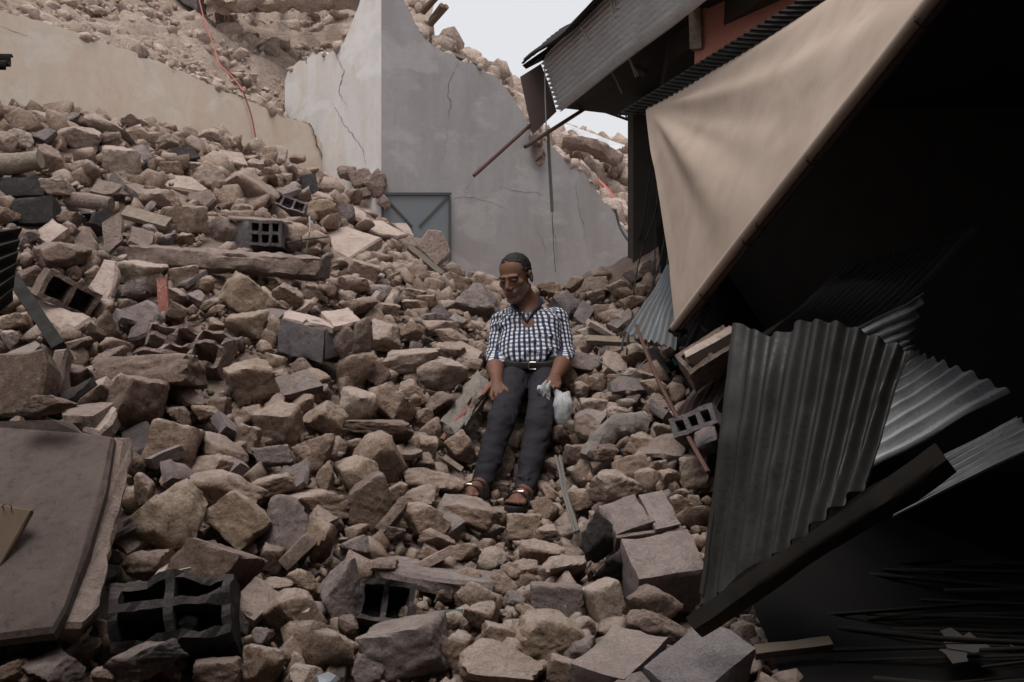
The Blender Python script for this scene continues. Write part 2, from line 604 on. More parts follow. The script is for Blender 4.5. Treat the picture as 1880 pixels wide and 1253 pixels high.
def plaster(name, c, stain, pale, soil, soil_h):
    t = NT(name)
    co = t.coord('Object')
    n1 = t.noise(co, 1.1, 5, .6, .6)
    st = t.noise(t.coord('Object', (1.6, 1.6, .35)), 3.0, 5, .6, .3)
    n2 = t.noise(co, 14, 5, .65)
    n3 = t.noise(co, 120, 3, .6)
    base = t.ramp(n1, [(.3, tuple(x * .84 for x in c)), (.6, c)])
    base = t.mix(t.ramp(st, [(.44, .0), (.66, .85)]), base, stain)
    base = t.mix(t.ramp(t.noise(t.coord('Object', (.9, .9, 1.5)), 1.9, 6, .6, .5), [(.52, .0), (.60, .6), (.8, .6)]), base, pale)
    base = t.mix(t.ramp(n2, [(.3, .3), (.52, .0)]), base, tuple(x * .72 for x in c))
    sep = t.n('ShaderNodeSeparateXYZ')
    t.l(t.coord('Object'), sep.inputs[0])
    h = t.math('ADD', sep.outputs[2], t.math('MULTIPLY', n1, .9))
    mr = t.n('ShaderNodeMapRange')
    mr.inputs['From Min'].default_value = soil_h[0]
    mr.inputs['From Max'].default_value = soil_h[1]
    mr.inputs['To Min'].default_value = .85
    mr.inputs['To Max'].default_value = 0.0
    t.l(h, mr.inputs['Value'])
    base = t.mix(mr.outputs[0], base, soil)       # earth dust splashed up the foot of the wall
    b = t.bump(n2, .25, .01)
    b = t.bump(n3, .3, .003, b)
    return t.done(base, .92, b)

def metal(name, c1, c2, rust, rust_amt=.35, rough=.5, met=.75, spot=18):
    t = NT(name)
    co = t.coord('Object')
    n1 = t.noise(co, spot, 5, .65, .3)
    n2 = t.noise(co, 160, 3, .7)
    n3 = t.noise(co, 4, 4, .6)
    base = t.mix(n2, c1, c2)
    f = t.ramp(t.math('MULTIPLY', t.math('ADD', n1, n3), .5), [(.5 - .25 * rust_amt, .0), (.5 + .2, rust_amt * 2)])
    base = t.mix(f, base, rust)
    rg = t.ramp(n1, [(.3, rough - .12), (.7, rough + .2)])
    mt = t.math('MULTIPLY', t.math('SUBTRACT', 1.0, f, True), met)
    t.l(mt, t.b.inputs['Metallic'])
    m = t.done(base, rg, t.bump(n2, .15, .002))
    t.l(mt, t.b.inputs['Metallic'])
    return m

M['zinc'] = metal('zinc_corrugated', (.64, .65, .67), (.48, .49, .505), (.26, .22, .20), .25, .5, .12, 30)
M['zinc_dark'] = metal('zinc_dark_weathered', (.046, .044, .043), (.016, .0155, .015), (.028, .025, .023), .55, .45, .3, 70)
M['ridge'] = metal('ridge_sheet', (.028, .026, .025), (.016, .015, .014), (.04, .028, .022), .5, .7, .1, 25)
M['blockg'] = stone_mat('concrete_block_grey', (.17, .16, .155), (.225, .21, .205), (.27, .255, .245), dust=(.34, .30, .265), dust_amt=.5, grain=150, pit=1.2)
M['blockp'] = stone_mat('concrete_block_pale', (.22, .185, .165), (.285, .24, .215), (.33, .285, .255), dust=(.42, .345, .285), dust_amt=.7, grain=200, pit=1.1)
M['zinc_blue'] = metal('zinc_blue', (.25, .28, .31), (.16, .18, .20), (.20, .165, .135), .4, .5, .5, 22)
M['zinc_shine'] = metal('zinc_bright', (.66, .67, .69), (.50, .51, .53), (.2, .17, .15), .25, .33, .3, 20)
M['black_metal'] = metal('black_metal', (.016, .015, .015), (.024, .022, .021), (.03, .025, .022), .3, .7, .0)
M['brown_metal'] = metal('brown_painted_metal', (.065, .042, .040), (.05, .034, .033), (.09, .055, .045), .3, .6, .1)
M['rust_rod'] = metal('rusty_rod', (.10, .048, .042), (.075, .04, .036), (.13, .07, .05), .4, .7, .2)
M['grey_rod'] = metal('grey_rod', (.22, .21, .20), (.16, .15, .145), (.12, .09, .07), .3, .5, .5)
M['green_rail'] = metal('green_rail', (.10, .14, .12), (.13, .16, .14), (.16, .10, .07), .5, .6, .2)
M['door_blue'] = metal('door_painted_metal', (.205, .235, .26), (.18, .205, .23), (.24, .21, .18), .3, .55, .15, 9)
M['door_edge'] = metal('door_edge_metal', (.10, .105, .11), (.08, .085, .09), (.12, .09, .07), .3, .55, .3)

def plain(name, c, rough=.8, nscale=30, var=.25, bump=.2, bd=.004, metal_=0):
    t = NT(name)
    co = t.coord('Object')
    n = t.noise(co, nscale, 4, .6)
    base = t.mix(n, tuple(x * (1 - var) for x in c), tuple(min(1, x * (1 + var)) for x in c))
    return t.done(base, rough, t.bump(n, bump, bd), metal_)

M['shade_dark'] = plain('shade_dark_wall', (.05, .043, .038), .95, 6, .4)  # interior shade put into one even dark wall colour
M['floor'] = plain('shade_dark_floor', (.007, .006, .006), 1.0, 9, .4)  # shade of the shop floor put into its colour
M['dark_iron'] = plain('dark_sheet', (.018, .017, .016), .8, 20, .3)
M['crack'] = plain('crack_dark', (.05, .042, .038), 1.0)  # dark strips along the cracks in the plaster
M['red_plaster'] = plain('red_plaster', (.47, .205, .16), .95, 60, .25, .6, .01)
M['dark_wood'] = plain('weathered_plank', (.13, .105, .085), .9, 14, .35, .5, .006)
M['wood'] = plain('raw_wood', (.14, .098, .07), .85, 10, .3, .3, .004)
M['grey_wood'] = plain('grey_log', (.22, .178, .142), .95, 26, .5, .9, .014)
M['rope'] = plain('red_hose', (.40, .12, .10), .7, 30, .12)
M['wire_dark'] = plain('wire_dark', (.03, .028, .027), .6)
M['wire_pale'] = plain('wire_pale', (.33, .30, .28), .6)
M['reed'] = plain('dark_reed', (.018, .015, .012), .85, 12, .4, .4, .005)
M['scrap'] = plain('pale_scrap', (.075, .066, .062), .9, 12, .2)
M['green_scrap'] = plain('green_plastic', (.02, .22, .17), .5, 20, .2)
M['scrap_green2'] = plain('green_glass', (.04, .09, .08), .35, 20, .3)
M['sackcloth'] = plain('dusty_cloth', (.19, .165, .148), .95, 26, .45, .9, .014)
M['red_strip'] = plain('red_strip', (.25, .10, .085), .8, 30, .3)
M['clay_pipe'] = M['mortar']

M['plaster_cream'] = plaster('plaster_cream', (.78, .66, .55), (.72, .58, .455), (.82, .74, .655), (.70, .55, .42), (.6, 1.6))
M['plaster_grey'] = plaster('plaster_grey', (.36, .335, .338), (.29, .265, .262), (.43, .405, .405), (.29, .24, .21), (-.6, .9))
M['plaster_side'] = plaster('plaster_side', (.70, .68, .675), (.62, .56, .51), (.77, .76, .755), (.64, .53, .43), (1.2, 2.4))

# awning canvas
t = NT('canvas_tan')
co = t.coord('Object')
n1 = t.noise(co, 2.2, 5, .6, .8)
n2 = t.noise(co, 220, 2, .5)
n3 = t.noise(co, 9, 4, .65)
base = t.ramp(n1, [(.3, (.36, .278, .225)), (.7, (.47, .375, .312))])
base = t.mix(t.ramp(n3, [(.55, .0), (.8, .4)]), base, (.28, .215, .168))
M['canvas'] = t.done(base, .85, t.bump(n2, .2, .001))
# ------------------------------------------------------------------ the ground and the two walls
def rbf(ctrl, smooth=0.02):
    C = np.array([[c[0], c[1]] for c in ctrl]); z = np.array([c[2] for c in ctrl])
    def K(a, b):
        r2 = ((a[:, None, :] - b[None]) ** 2).sum(-1) + 1e-9
        return r2 * np.log(r2) * .5
    n = len(C)
    A = np.zeros((n + 3, n + 3))
    A[:n, :n] = K(C, C) + smooth * np.eye(n)
    A[:n, n] = 1; A[:n, n + 1:] = C
    A[n:, :n] = A[:n, n:].T
    w = np.linalg.solve(A, np.concatenate([z, np.zeros(3)]))
    def f(x, y):
        sh = np.shape(x)
        q = np.stack([np.ravel(x), np.ravel(y)], 1)
        out = np.empty(len(q))
        for s in range(0, len(q), 20000):
            qq = q[s:s + 20000]
            out[s:s + 20000] = K(qq, C) @ w[:n] + w[n] + qq @ w[n + 1:]
        return out.reshape(sh)
    return f

_c = [(-150, 1253, 2.5), (-150, 1000, 3.0), (-150, 740, 3.6), (-150, 500, 4.4), (-150, 300, 5.3), (-150, 170, 6.0),
      (0, 1253, 2.6), (0, 1000, 3.1), (0, 740, 3.7), (0, 560, 4.3), (0, 430, 4.9), (0, 300, 5.6), (0, 195, 6.25),
      (150, 1253, 2.65), (150, 1050, 3.1), (150, 760, 3.75), (150, 560, 4.45), (150, 430, 5.1), (150, 300, 6.0), (150, 205, 6.85),
      (300, 1253, 2.7), (300, 1000, 3.2), (300, 800, 3.8), (300, 620, 4.45), (300, 480, 5.1), (300, 340, 6.1), (300, 222, 7.4),
      (450, 1253, 2.7), (450, 1000, 3.3), (450, 800, 3.9), (450, 620, 4.55), (450, 480, 5.35), (450, 360, 6.5), (450, 260, 8.2),
      (600, 1253, 2.7), (600, 1000, 3.4), (600, 850, 3.95), (600, 700, 4.5), (600, 570, 5.15), (600, 460, 6.2), (600, 360, 7.7), (600, 310, 9.0),
      (700, 430, 7.6), (700, 480, 6.6), (710, 400, 8.4), (800, 1253, 2.7), (800, 1050, 3.4), (800, 900, 4.05), (800, 700, 4.75), (800, 600, 5.3), (800, 520, 6.3), (800, 475, 7.6),
      (850, 490, 8.3), (755, 412, 7.7), (795, 436, 7.7), (822, 462, 7.9), (950, 1253, 2.7), (950, 1080, 3.35), (950, 945, 4.05), (950, 850, 4.47), (955, 735, 4.9), (960, 640, 5.4), (960, 570, 6.2), (950, 522, 8.6),
      (1130, 1253, 2.7), (1130, 1080, 3.3), (1130, 930, 3.85), (1130, 800, 4.35), (1130, 660, 5.1), (1130, 570, 6.2), (1110, 508, 8.6),
      (1230, 1150, 3.0), (1250, 950, 3.6), (1240, 800, 4.2), (1250, 680, 4.9), (1195, 545, 5.75), (1205, 418, 6.3), (1168, 478, 8.0),
      (1400, 900, 3.9), (1400, 780, 4.9)]
ctrl = [tuple(P(*c)) for c in _c]
ctrl += [(1.3, 2.7, .70), (2.5, 2.7, .62), (3.4, 4.5, .62), (2.2, 4.5, .62), (2.0, 6.0, .7), (3.5, 6.3, .65), (1.2, 3.3, .68),
         (0, 1.2, .25), (0, -1, .02), (-2, 1.2, .3), (2, 1.2, .35), (-2, -1, .02), (2, -1, .02), (-4.2, 4.0, 2.3), (-3.4, 2.0, .9), (2.0, 8.8, 2.2), (2.6, 7.5, 1.6)]
ground_f = rbf(ctrl, .012)
def gz(x, y):
    return ground_f(np.asarray(x, float), np.asarray(y, float)) - .03

def hit(px, py, f=None, lo=1.5, hi=9.3):
    """first depth at which the ray through a pixel meets the rubble slope"""
    f = f or gz
    d = np.linspace(lo, hi, 600)
    x = (px - 940) / FPX * d
    z = CAMZ + (626.5 - py) / FPX * d
    g = f(x, d)
    below = np.nonzero(z < g)[0]
    if len(below) == 0: return None
    return float(d[below[0]])

def grid_sheet(name, f, x0, x1, y0, y1, step, mat, namp, seed, **kw):
    xs = np.arange(x0, x1 + step, step); ys = np.arange(y0, y1 + step, step)
    X, Y = np.meshgrid(xs, ys, indexing='ij')
    Z = f(X, Y)
    q = np.stack([X, Y, Z], -1)
    Z = Z + namp * fbm(q * 3.2, 4, seed) + namp * .35 * fbm(q * 14, 2, seed + 2)
    Vv = np.stack([X, Y, Z], -1).reshape(-1, 3)
    nx, ny = X.shape
    a = (np.arange(nx - 1)[:, None] * ny + np.arange(ny - 1)[None]).ravel()
    F = np.stack([a, a + ny, a + ny + 1, a + 1], 1)
    return put(name, Vv, F, mat, None, True, loc=(0, 0, 0), **kw)

put('ground', [(-60, -60, -.12), (60, -60, -.12), (60, 90, -.12), (-60, 90, -.12)], [(0, 1, 2, 3)], M['dirt'], kind='structure', loc=(0, 0, -.12))
grid_sheet('rubble_slope', lambda x, y: gz(x, y) - .075, -4.4, 4.2, -1.2, 9.35, .045, M['dirt'], .035, 3, kind='structure')

# planes of the walls
CW0, CW1 = P(0, 626.5, 6.4), P(590, 626.5, 9.27)          # cream wall
HC = P(700, 626.5, 8.5)                                   # corner of the grey house
HL = P(525, 626.5, 9.8)
HR = P(1165, 626.5, 9.2)
def plane_of(a, b):
    n = np.cross(b - a, (0, 0, 1.0))
    n = unit(n)
    if np.dot(n, np.array((0, 0, CAMZ)) - a) < 0: n = -n
    return a, n
PL_C, PL_L, PL_R = plane_of(CW0, CW1), plane_of(HC, HL), plane_of(HC, HR)
def onp(px, py, pl, off=0.0):
    a, n = pl
    r = np.array(((px - 940) / FPX, 1.0, (626.5 - py) / FPX))
    o = np.array((0, 0, CAMZ))
    s = np.dot(a + n * off - o, n) / np.dot(r, n)
    return o + r * s

def wall_vf(outline, pl, thick, step=.05, jag=.012, seed=0, zbot=-.05):
    """wall whose broken top edge follows outline (left to right, pixels), down to zbot"""
    rng = np.random.RandomState(seed)
    top = [onp(x, y, pl) for x, y in outline]
    fine = []
    for a, b in zip(top[:-1], top[1:]):
        k = max(1, int(np.linalg.norm(b - a) / step))
        for q in range(k):
            p = a + (b - a) * q / k
            if q: p = p + np.array((0, 0, rng.uniform(-jag, jag)))
            fine.append(p)
    fine.append(top[-1])
    n = pl[1]
    rows = []
    for p in fine:
        rows.append(p)
    T = np.array(rows)
    Bm = T.copy(); Bm[:, 2] = zbot
    Tb = T - n * thick + np.stack([rng.uniform(-1, 1, len(T)) * .0, rng.uniform(-1, 1, len(T)) * .0, rng.uniform(-.05, .03, len(T))], 1)
    Bb = Bm - n * thick
    m = len(T)
    Vv = np.vstack([T, Bm, Tb, Bb])
    F = []
    for i in range(m - 1):
        F.append((i, i + 1, m + i + 1, m + i))
        F.append((i, 2 * m + i, 2 * m + i + 1, i + 1))
        F.append((2 * m + i, 3 * m + i, 3 * m + i + 1, 2 * m + i + 1))
        F.append((m + i, m + i + 1, 3 * m + i + 1, 3 * m + i))
    F.append((0, m, 3 * m, 2 * m))
    F.append((m - 1, 3 * m - 1, 4 * m - 1, 2 * m - 1))
    return Vv, F

def crack(pts, pl, w, parent, off=.004, seed=0, name='crack'):
    rng = np.random.RandomState(seed + 50)
    q = []
    for a, b in zip(pts[:-1], pts[1:]):
        for k in range(4):
            t_ = k / 4
            q.append((a[0] + (b[0] - a[0]) * t_ + (rng.uniform(-1, 1) * 2.2 if k else 0), a[1] + (b[1] - a[1]) * t_ + rng.uniform(-1, 1) * 1.5))
    q.append(pts[-1])
    n = len(q)
    Vv, F = [], []
    for i, (x, y) in enumerate(q):
        ww = .62 * w * (.35 + .9 * rng.rand()) * (1 - .6 * abs(2 * i / (n - 1) - 1))
        dx = q[min(i + 1, n - 1)][0] - q[max(i - 1, 0)][0]; dy = q[min(i + 1, n - 1)][1] - q[max(i - 1, 0)][1]
        L = math.hypot(dx, dy) + 1e-6
        for s in (-1, 1):
            Vv.append(onp(x - dy / L * ww * s, y + dx / L * ww * s, pl, off))
    for i in range(n - 1):
        F.append((2 * i, 2 * i + 1, 2 * i + 3, 2 * i + 2))
    return put(name, Vv, F, M['crack'], parent, False)

cw = thing('boundary_wall', (CW0 + CW1) / 2 * np.array((1, 1, 0)), 'long cream plastered wall with a sloping broken top behind the rubble', 'wall')
_cwtop = [(-330, -110), (-150, -35), (0, 19), (60, 36), (126, 56), (190, 78), (255, 99), (310, 122), (357, 143), (425, 170), (480, 196), (531, 218), (569, 228), (590, 262)]
Vv, F = wall_vf(_cwtop, PL_C, .22, seed=1, jag=.008)
put('plaster_face', Vv, F, M['plaster_cream'], cw, False)
crack([(0, 48), (18, 56), (40, 64), (52, 66)], PL_C, .55, cw, seed=1)
crack([(380, 152), (412, 166), (446, 178), (485, 196), (525, 216)], PL_C, 1.2, cw, seed=2)

hs = thing('damaged_house', (HC + HR) / 2 * np.array((1, 1, 0)), 'grey plastered house corner with cracked faces and a diagonal broken top', 'building')
_lf = [(523, 150), (527, 134), (544, 116), (580, 102), (614, 92), (632, 76), (642, 52), (650, 32), (658, 12), (664, -8), (676, -50), (690, -90), (700, -100)]
_rf = [(700, -100), (725, -62), (741, 0), (755, 25), (765, 50), (775, 65), (795, 85), (813, 95), (845, 112), (870, 118), (885, 130), (912, 142), (925, 160), (935, 170), (945, 185), (962, 212),
       (975, 235), (995, 256), (1015, 270), (1035, 290), (1060, 308), (1085, 335), (1100, 358), (1130, 395), (1155, 430), (1164, 480)]
Vv, F = wall_vf(_lf, PL_L, .25, seed=3, jag=.028, step=.07)
EDGE = []
for _o, _pl in ((_cwtop, PL_C), (_lf, PL_L), (_rf, PL_R)):
    for (xa, ya), (xb, yb) in zip(_o[:-1], _o[1:]):
        EDGE.append((onp(xa, ya, _pl), onp(xb, yb, _pl), _pl[1]))
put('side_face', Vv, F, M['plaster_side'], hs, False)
Vv, F = wall_vf(_rf, PL_R, .25, seed=4, jag=.03, step=.08)
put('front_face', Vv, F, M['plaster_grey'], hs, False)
crack([(614, 92), (622, 112), (632, 130), (626, 150), (622, 168), (628, 184), (638, 192)], PL_L, 1.0, hs, seed=3)
crack([(610, 190), (622, 212), (634, 232), (648, 250), (662, 268), (668, 285), (672, 300)], PL_L, .8, hs, seed=4)
crack([(840, 116), (833, 135), (823, 160), (822, 172), (828, 190), (824, 210), (822, 222)], PL_R, .8, hs, seed=5)
crack([(830, 366), (850, 362), (880, 366), (905, 372), (930, 384)], PL_R, .55, hs, seed=6)
crack([(905, 338), (930, 345), (950, 352), (980, 354), (1000, 360)], PL_R, .55, hs, seed=7)
crack([(1060, 330), (1058, 355), (1064, 385), (1072, 420), (1076, 450)], PL_R, .5, hs, seed=8)
crack([(1012, 385), (1016, 420), (1022, 450), (1024, 480)], PL_R, .5, hs, seed=9)
crack([(984, 420), (996, 440), (1004, 470)], PL_R, .45, hs, seed=10)
crack([(820, 228), (822, 250), (815, 275), (812, 300)], PL_R, .4, hs, seed=11)
crack([(890, 300), (875, 312), (866, 330), (855, 350)], PL_R, .4, hs, seed=12)
# open joint where the two walls meet
crack([(566, 226), (574, 236), (580, 256), (588, 278), (596, 298)], PL_C, 2.2, hs, off=.012, seed=13, name='open_joint')

# metal door with diagonal braces, half buried
dr = hs
door = put('door', *panel_vf(onp(703, 357, PL_R, .03), onp(826, 357, PL_R, .03), onp(703, 560, PL_R, .03), .03, 2, .2, .0, .0), M['door_blue'], dr, False)
def bar(pa, pb, w, off, mat, parent, name):
    a, b = onp(*pa, PL_R, off), onp(*pb, PL_R, off)
    x = b - a
    s = unit(np.cross(x, PL_R[1])) * w
    Vb, Fb = panel_vf(a - s / 2, b - s / 2, a + s / 2, .014, 1, .3, 0, 0)
    return put(name, Vb, Fb, mat, parent, False)
bar((701, 356), (829, 356), .022, .046, M['door_edge'], door, 'frame_bar')
bar((702.5, 360), (702.5, 540), .02, .045, M['door_edge'], door, 'frame_bar')
bar((826.5, 360), (826.5, 540), .02, .045, M['door_edge'], door, 'frame_bar')
bar((706, 361), (757, 416), .016, .042, M['door_edge'], door, 'diagonal_bar')
bar((823, 361), (770, 416), .016, .041, M['door_edge'], door, 'diagonal_bar')

# ------------------------------------------------------------------ hill of debris behind the cream wall
def behind(x, y, pl):
    a, n = pl
    return -((x - a[0]) * n[0] + (y - a[1]) * n[1])
_h = [(-150, -40, 6.3), (0, 15, 6.8), (255, 95, 7.9), (425, 165, 9.0), (540, 212, 9.9), (-100, -160, 8), (0, -45, 8.2), (150, 30, 8.6), (200, -30, 9.8), (300, 60, 9.3), (300, 0, 10.2),
      (430, 60, 10.4), (430, 120, 9.8), (560, 90, 11.0), (560, 40, 11.6), (640, 40, 11.6), (660, -20, 12.2), (520, -10, 12.3), (420, -30, 12.2), (300, -60, 11.8), (640, 110, 10.6)]
hill_rbf = rbf([tuple(P(*c)) for c in _h], .02)
def hill_f(x, y):
    z = hill_rbf(x, y)
    d = np.minimum(behind(x, y, PL_C), 9)
    dl = behind(x, y, PL_L)
    z = np.where(d < .12, np.minimum(z, .4), z)
    inl = (x > HL[0]) & (dl < .25)
    z = np.where(inl, .4, z)
    return np.where(y > 13.2, z - (y - 13.2) * .2, z)
grid_sheet('debris_hill', hill_f, -7.0, -.95, 5.2, 14.5, .06, M['dirt_hill'], .10, 8, kind='structure')
# collapsed house rubble behind the grey front
def front_top(px):
    xs = [q[0] for q in _rf]; ys = [q[1] for q in _rf]
    return np.interp(px, xs, ys)
_m = []
for px in range(705, 1180, 25):
    py = front_top(px)
    for off, dz in ((-.12, -.25), (-.45, .10 if px < 980 else -.02), (-.95, .16 if px < 980 else -.06), (-2.2, -.2)):
        q = onp(px, py, PL_R, off)
        zt = onp(px, py, PL_R)[2]
        _m.append((q[0], q[1], min(zt, 4.2) + dz))
mound_rbf = rbf(_m, .01)
def mound_f(x, y):
    z = mound_rbf(x, y)
    d = behind(x, y, PL_R)
    dl = behind(x, y, PL_L)
    z = np.where(d < .30, np.minimum(z, .3), z)
    return np.where((dl < .3) & (x < HC[0] + 1.0), np.minimum(z, .3), z)
grid_sheet('house_debris', mound_f, -1.1, 1.6, 8.6, 11.2, .05, M['dirt_hill'], .05, 9, kind='structure')
# further heap on the right, seen through the gap
_f = [(990, 330, 10.6), (1080, 400, 10.3), (1170, 450, 10.0), (1010, 270, 11.5), (1080, 310, 11.4), (1165, 350, 11.2), (1010, 244, 12.2), (1060, 234, 12.4), (1110, 250, 12.4), (1165, 268, 12.4),
      (1230, 290, 12.2), (1250, 400, 10.8), (1250, 480, 9.6), (1010, 260, 13.5), (1165, 290, 13.5)]
_far = rbf([tuple(P(*c)) for c in _f], .02)
far_f = lambda x, y: _far(x, y) - .18
grid_sheet('far_debris', far_f, .2, 2.9, 9.75, 14, .06, M['dirt_hill'], .07, 10, kind='structure')
# ------------------------------------------------------------------ the stones one can tell apart
MK = {'t': 'tan', 'o': 'ochre', 'p': 'pale', 'b': 'brown', 'g': 'grey'}
HERO = """
204 245 90 40 25 p|145 253 72 44 5 p|221 300 84 60 15 p|248 226 42 28 0 p|75 217 60 26 5 p|38 256 46 38 0 p|15 262 44 40 0 p|95 295 62 40 35 t|155 313 56 38 15 p
383 252 46 30 0 p|424 262 42 32 0 p|446 243 24 36 -25 p|470 272 44 38 5 p|510 284 32 32 0 p|385 325 58 54 -10 p|350 311 42 28 0 t|315 312 38 28 0 t|290 365 78 38 10 t
340 404 76 54 3 t k|105 345 58 32 10 p|306 262 46 26 -5 p|488 326 52 32 10 t|528 315 34 22 0 p|590 392 70 48 -12 o|636 398 34 46 -10 g|455 352 112 68 28 t k
460 545 114 78 5 o|452 598 68 64 5 o|505 605 40 50 0 o|338 512 62 48 -5 t k|324 543 36 24 20 t|530 545 54 50 0 t|386 560 44 18 -32 t|395 572 42 16 -34 t
670 473 30 22 0 p|620 485 42 22 0 p|667 500 62 38 15 t|648 523 60 36 -5 t|636 545 36 22 0 t|660 562 66 36 5 t|713 496 46 36 -10 p|713 569 46 26 0 t|707 540 68 32 20 g
758 540 48 22 0 p|761 562 48 28 22 t|784 556 36 30 0 t|815 566 46 28 -15 p|836 582 30 28 0 t|796 585 62 20 0 g|876 556 92 68 10 g|834 524 62 42 15 t|874 515 36 32 0 g
908 524 44 28 5 t|710 617 60 58 5 p|755 610 40 38 0 t|812 604 78 30 5 t|828 620 66 34 12 t|755 662 110 46 -8 p|814 690 90 68 0 p|825 646 62 36 5 t|862 636 34 26 0 t
866 674 40 30 0 t|653 678 92 62 -30 t|694 687 48 48 0 b|758 722 54 50 0 t|659 745 68 68 0 p|720 742 90 74 5 t|806 745 58 50 0 b|595 770 82 66 0 o|777 767 38 34 0 t
791 786 40 42 10 t|845 822 58 64 0 t|697 785 130 28 2 b|460 700 96 78 -15 o|279 686 172 66 -3 b|338 726 88 38 10 b|511 780 86 78 0 t|453 806 46 52 10 t|414 785 48 40 -20 b
322 764 52 36 10 t|376 758 48 28 0 t|318 822 106 106 0 t|400 835 104 58 22 t|388 866 100 60 -12 t|504 838 80 44 0 g|575 834 80 76 0 t|655 878 92 78 0 o|598 880 36 64 20 t
698 842 100 100 10 t|500 892 86 38 -8 t|420 905 134 74 10 t|578 925 128 54 10 t|528 977 104 108 20 g|306 955 142 108 -22 o|440 955 112 92 30 o|590 995 52 88 0 o
400 1040 158 98 5 b k|500 1025 44 52 0 b|536 1125 122 88 8 t|635 1085 92 118 10 g|605 1195 92 82 0 t|487 1220 82 74 0 t|532 1198 46 46 0 t|680 930 102 100 -28 b
655 1002 58 36 0 g|266 900 46 54 20 t|256 850 30 54 0 b|270 1035 92 52 0 b|205 1166 74 62 0 b|254 1212 138 62 -8 g|90 1225 108 56 0 g|400 1235 92 52 0 b|450 1140 44 56 0 g
800 886 108 60 -5 t|765 916 78 48 0 t|782 952 90 68 -5 t|866 948 108 60 12 t|717 978 56 30 5 b|805 992 72 38 10 t|784 820 42 42 0 t|780 850 40 38 0 b|850 1016 68 40 0 t
963 967 64 50 0 o|1000 938 52 52 0 t|1007 980 56 34 5 t|996 1018 86 50 5 t|1036 1044 84 50 -15 p|905 1028 56 46 0 p|958 1045 58 38 0 t|926 1072 48 50 0 t|873 1095 76 58 0 t
946 1100 42 32 0 g|883 1132 62 50 0 t|815 1095 36 28 0 b|1022 1105 98 66 5 g k|1010 1167 124 86 15 o|976 1124 62 36 0 t|913 1172 62 50 10 t|745 1190 156 98 -8 g|832 1195 76 68 0 t
922 1225 156 84 5 t|1111 1108 78 80 -10 p k|1072 1150 42 38 0 p|1195 1120 104 88 15 b|1130 890 108 60 -5 p|1156 858 76 54 0 t|1275 865 62 62 0 p|1210 862 42 32 0 t
1255 930 50 44 0 t|1235 880 52 40 0 t|1055 835 42 36 0 b|1062 920 46 42 0 t|1104 500 38 22 0 p|1100 526 44 34 0 p k|1052 522 40 32 0 o|1136 530 40 32 -15 t|1008 530 46 24 0 t
1094 545 34 28 0 t|1164 558 56 28 5 t|1110 577 56 38 0 t|1136 590 46 32 -20 t|1068 635 46 40 0 p|1082 609 46 20 0 p|1180 618 34 28 0 t|1123 663 44 32 -10 p|1164 654 48 44 0 o
1075 668 62 42 0 g|1174 692 60 32 0 p|1200 714 52 38 10 o|1199 747 52 48 0 t|1158 724 22 22 0 t|1171 772 50 28 -10 p|1135 762 42 32 0 p|1148 742 40 20 0 p|1085 792 64 60 0 b
1129 783 28 24 0 t|1068 715 32 30 0 p|1042 705 46 66 -20 b|1090 748 52 32 5 p|1120 730 44 22 0 p|100 470 106 52 8 b|56 505 52 40 30 b|98 507 46 26 -5 b|255 500 98 46 0 p
195 605 66 72 10 b|205 660 60 50 0 b|130 690 60 42 0 b|95 745 100 34 8 b|140 722 50 24 0 b|170 735 110 50 -12 b|215 640 60 40 0 t|240 745 110 110 0 b|250 690 50 44 0 b
880 700 40 40 0 t|1175 820 60 44 0 t|1110 830 50 36 0 b|1105 960 40 36 0 t|760 880 44 30 0 b|725 905 50 40 0 t|925 850 40 60 0 t|915 900 42 34 0 b
905 975 46 28 0 g|1040 975 40 30 0 p|1070 995 44 70 -15 p|1015 860 44 40 0 b|1030 800 40 40 0 b|560 1240 60 36 0 p|680 1225 60 50 0 g|640 1150 40 36 0 b
1065 1195 60 50 0 g|1150 960 60 40 0 t|860 1060 50 36 0 t|700 1040 60 30 0 b|760 1130 56 36 0 b|1010 905 34 30 0 t|735 800 50 40 0 b
"""
heroes = []
for q in HERO.replace('\n', '|').split('|'):
    w = q.split()
    if len(w) >= 6:
        heroes.append((float(w[0]), float(w[1]), float(w[2]), float(w[3]), float(w[4]), w[5], 1.0 if len(w) > 6 else 0.0))

stones = []
def place_stone(i, px, py, w, h, roll, mk, bl):
    d = hit(px, py + h * .12)
    if d is None: return
    sc = d / FPX
    sx, sz = w * sc, h * sc
    rr = random.Random(i * 13 + 5)
    sy = (sx * .55 + sz * .45) * rr.uniform(.8, 1.1)
    d2 = d - .26 * sy
    rk, F = rock_v(100 + i, 4 if w * h > 900 else 3, bl * .9 + (rr.random() < .25) * .5, 1.0 if bl == 0 else .6)
    a = R(roll)
    # the outline is fitted before it is rolled
    Vv = rk * np.array((sx, sy, sz)) * 1.04
    ca, sa = math.cos(a), math.sin(a)
    Vv = np.stack([Vv[:, 0] * ca + Vv[:, 2] * sa, Vv[:, 1], -Vv[:, 0] * sa + Vv[:, 2] * ca], 1)
    c = P(px, py, d2)
    o = put('stone', Vv + c, F, M[MK[mk]], None, True, loc=c, sharp=55)
    stones.append([o, px, py, w, h, roll, mk, bl, d2, sy])

for i, q in enumerate(heroes):
    place_stone(i, *q)
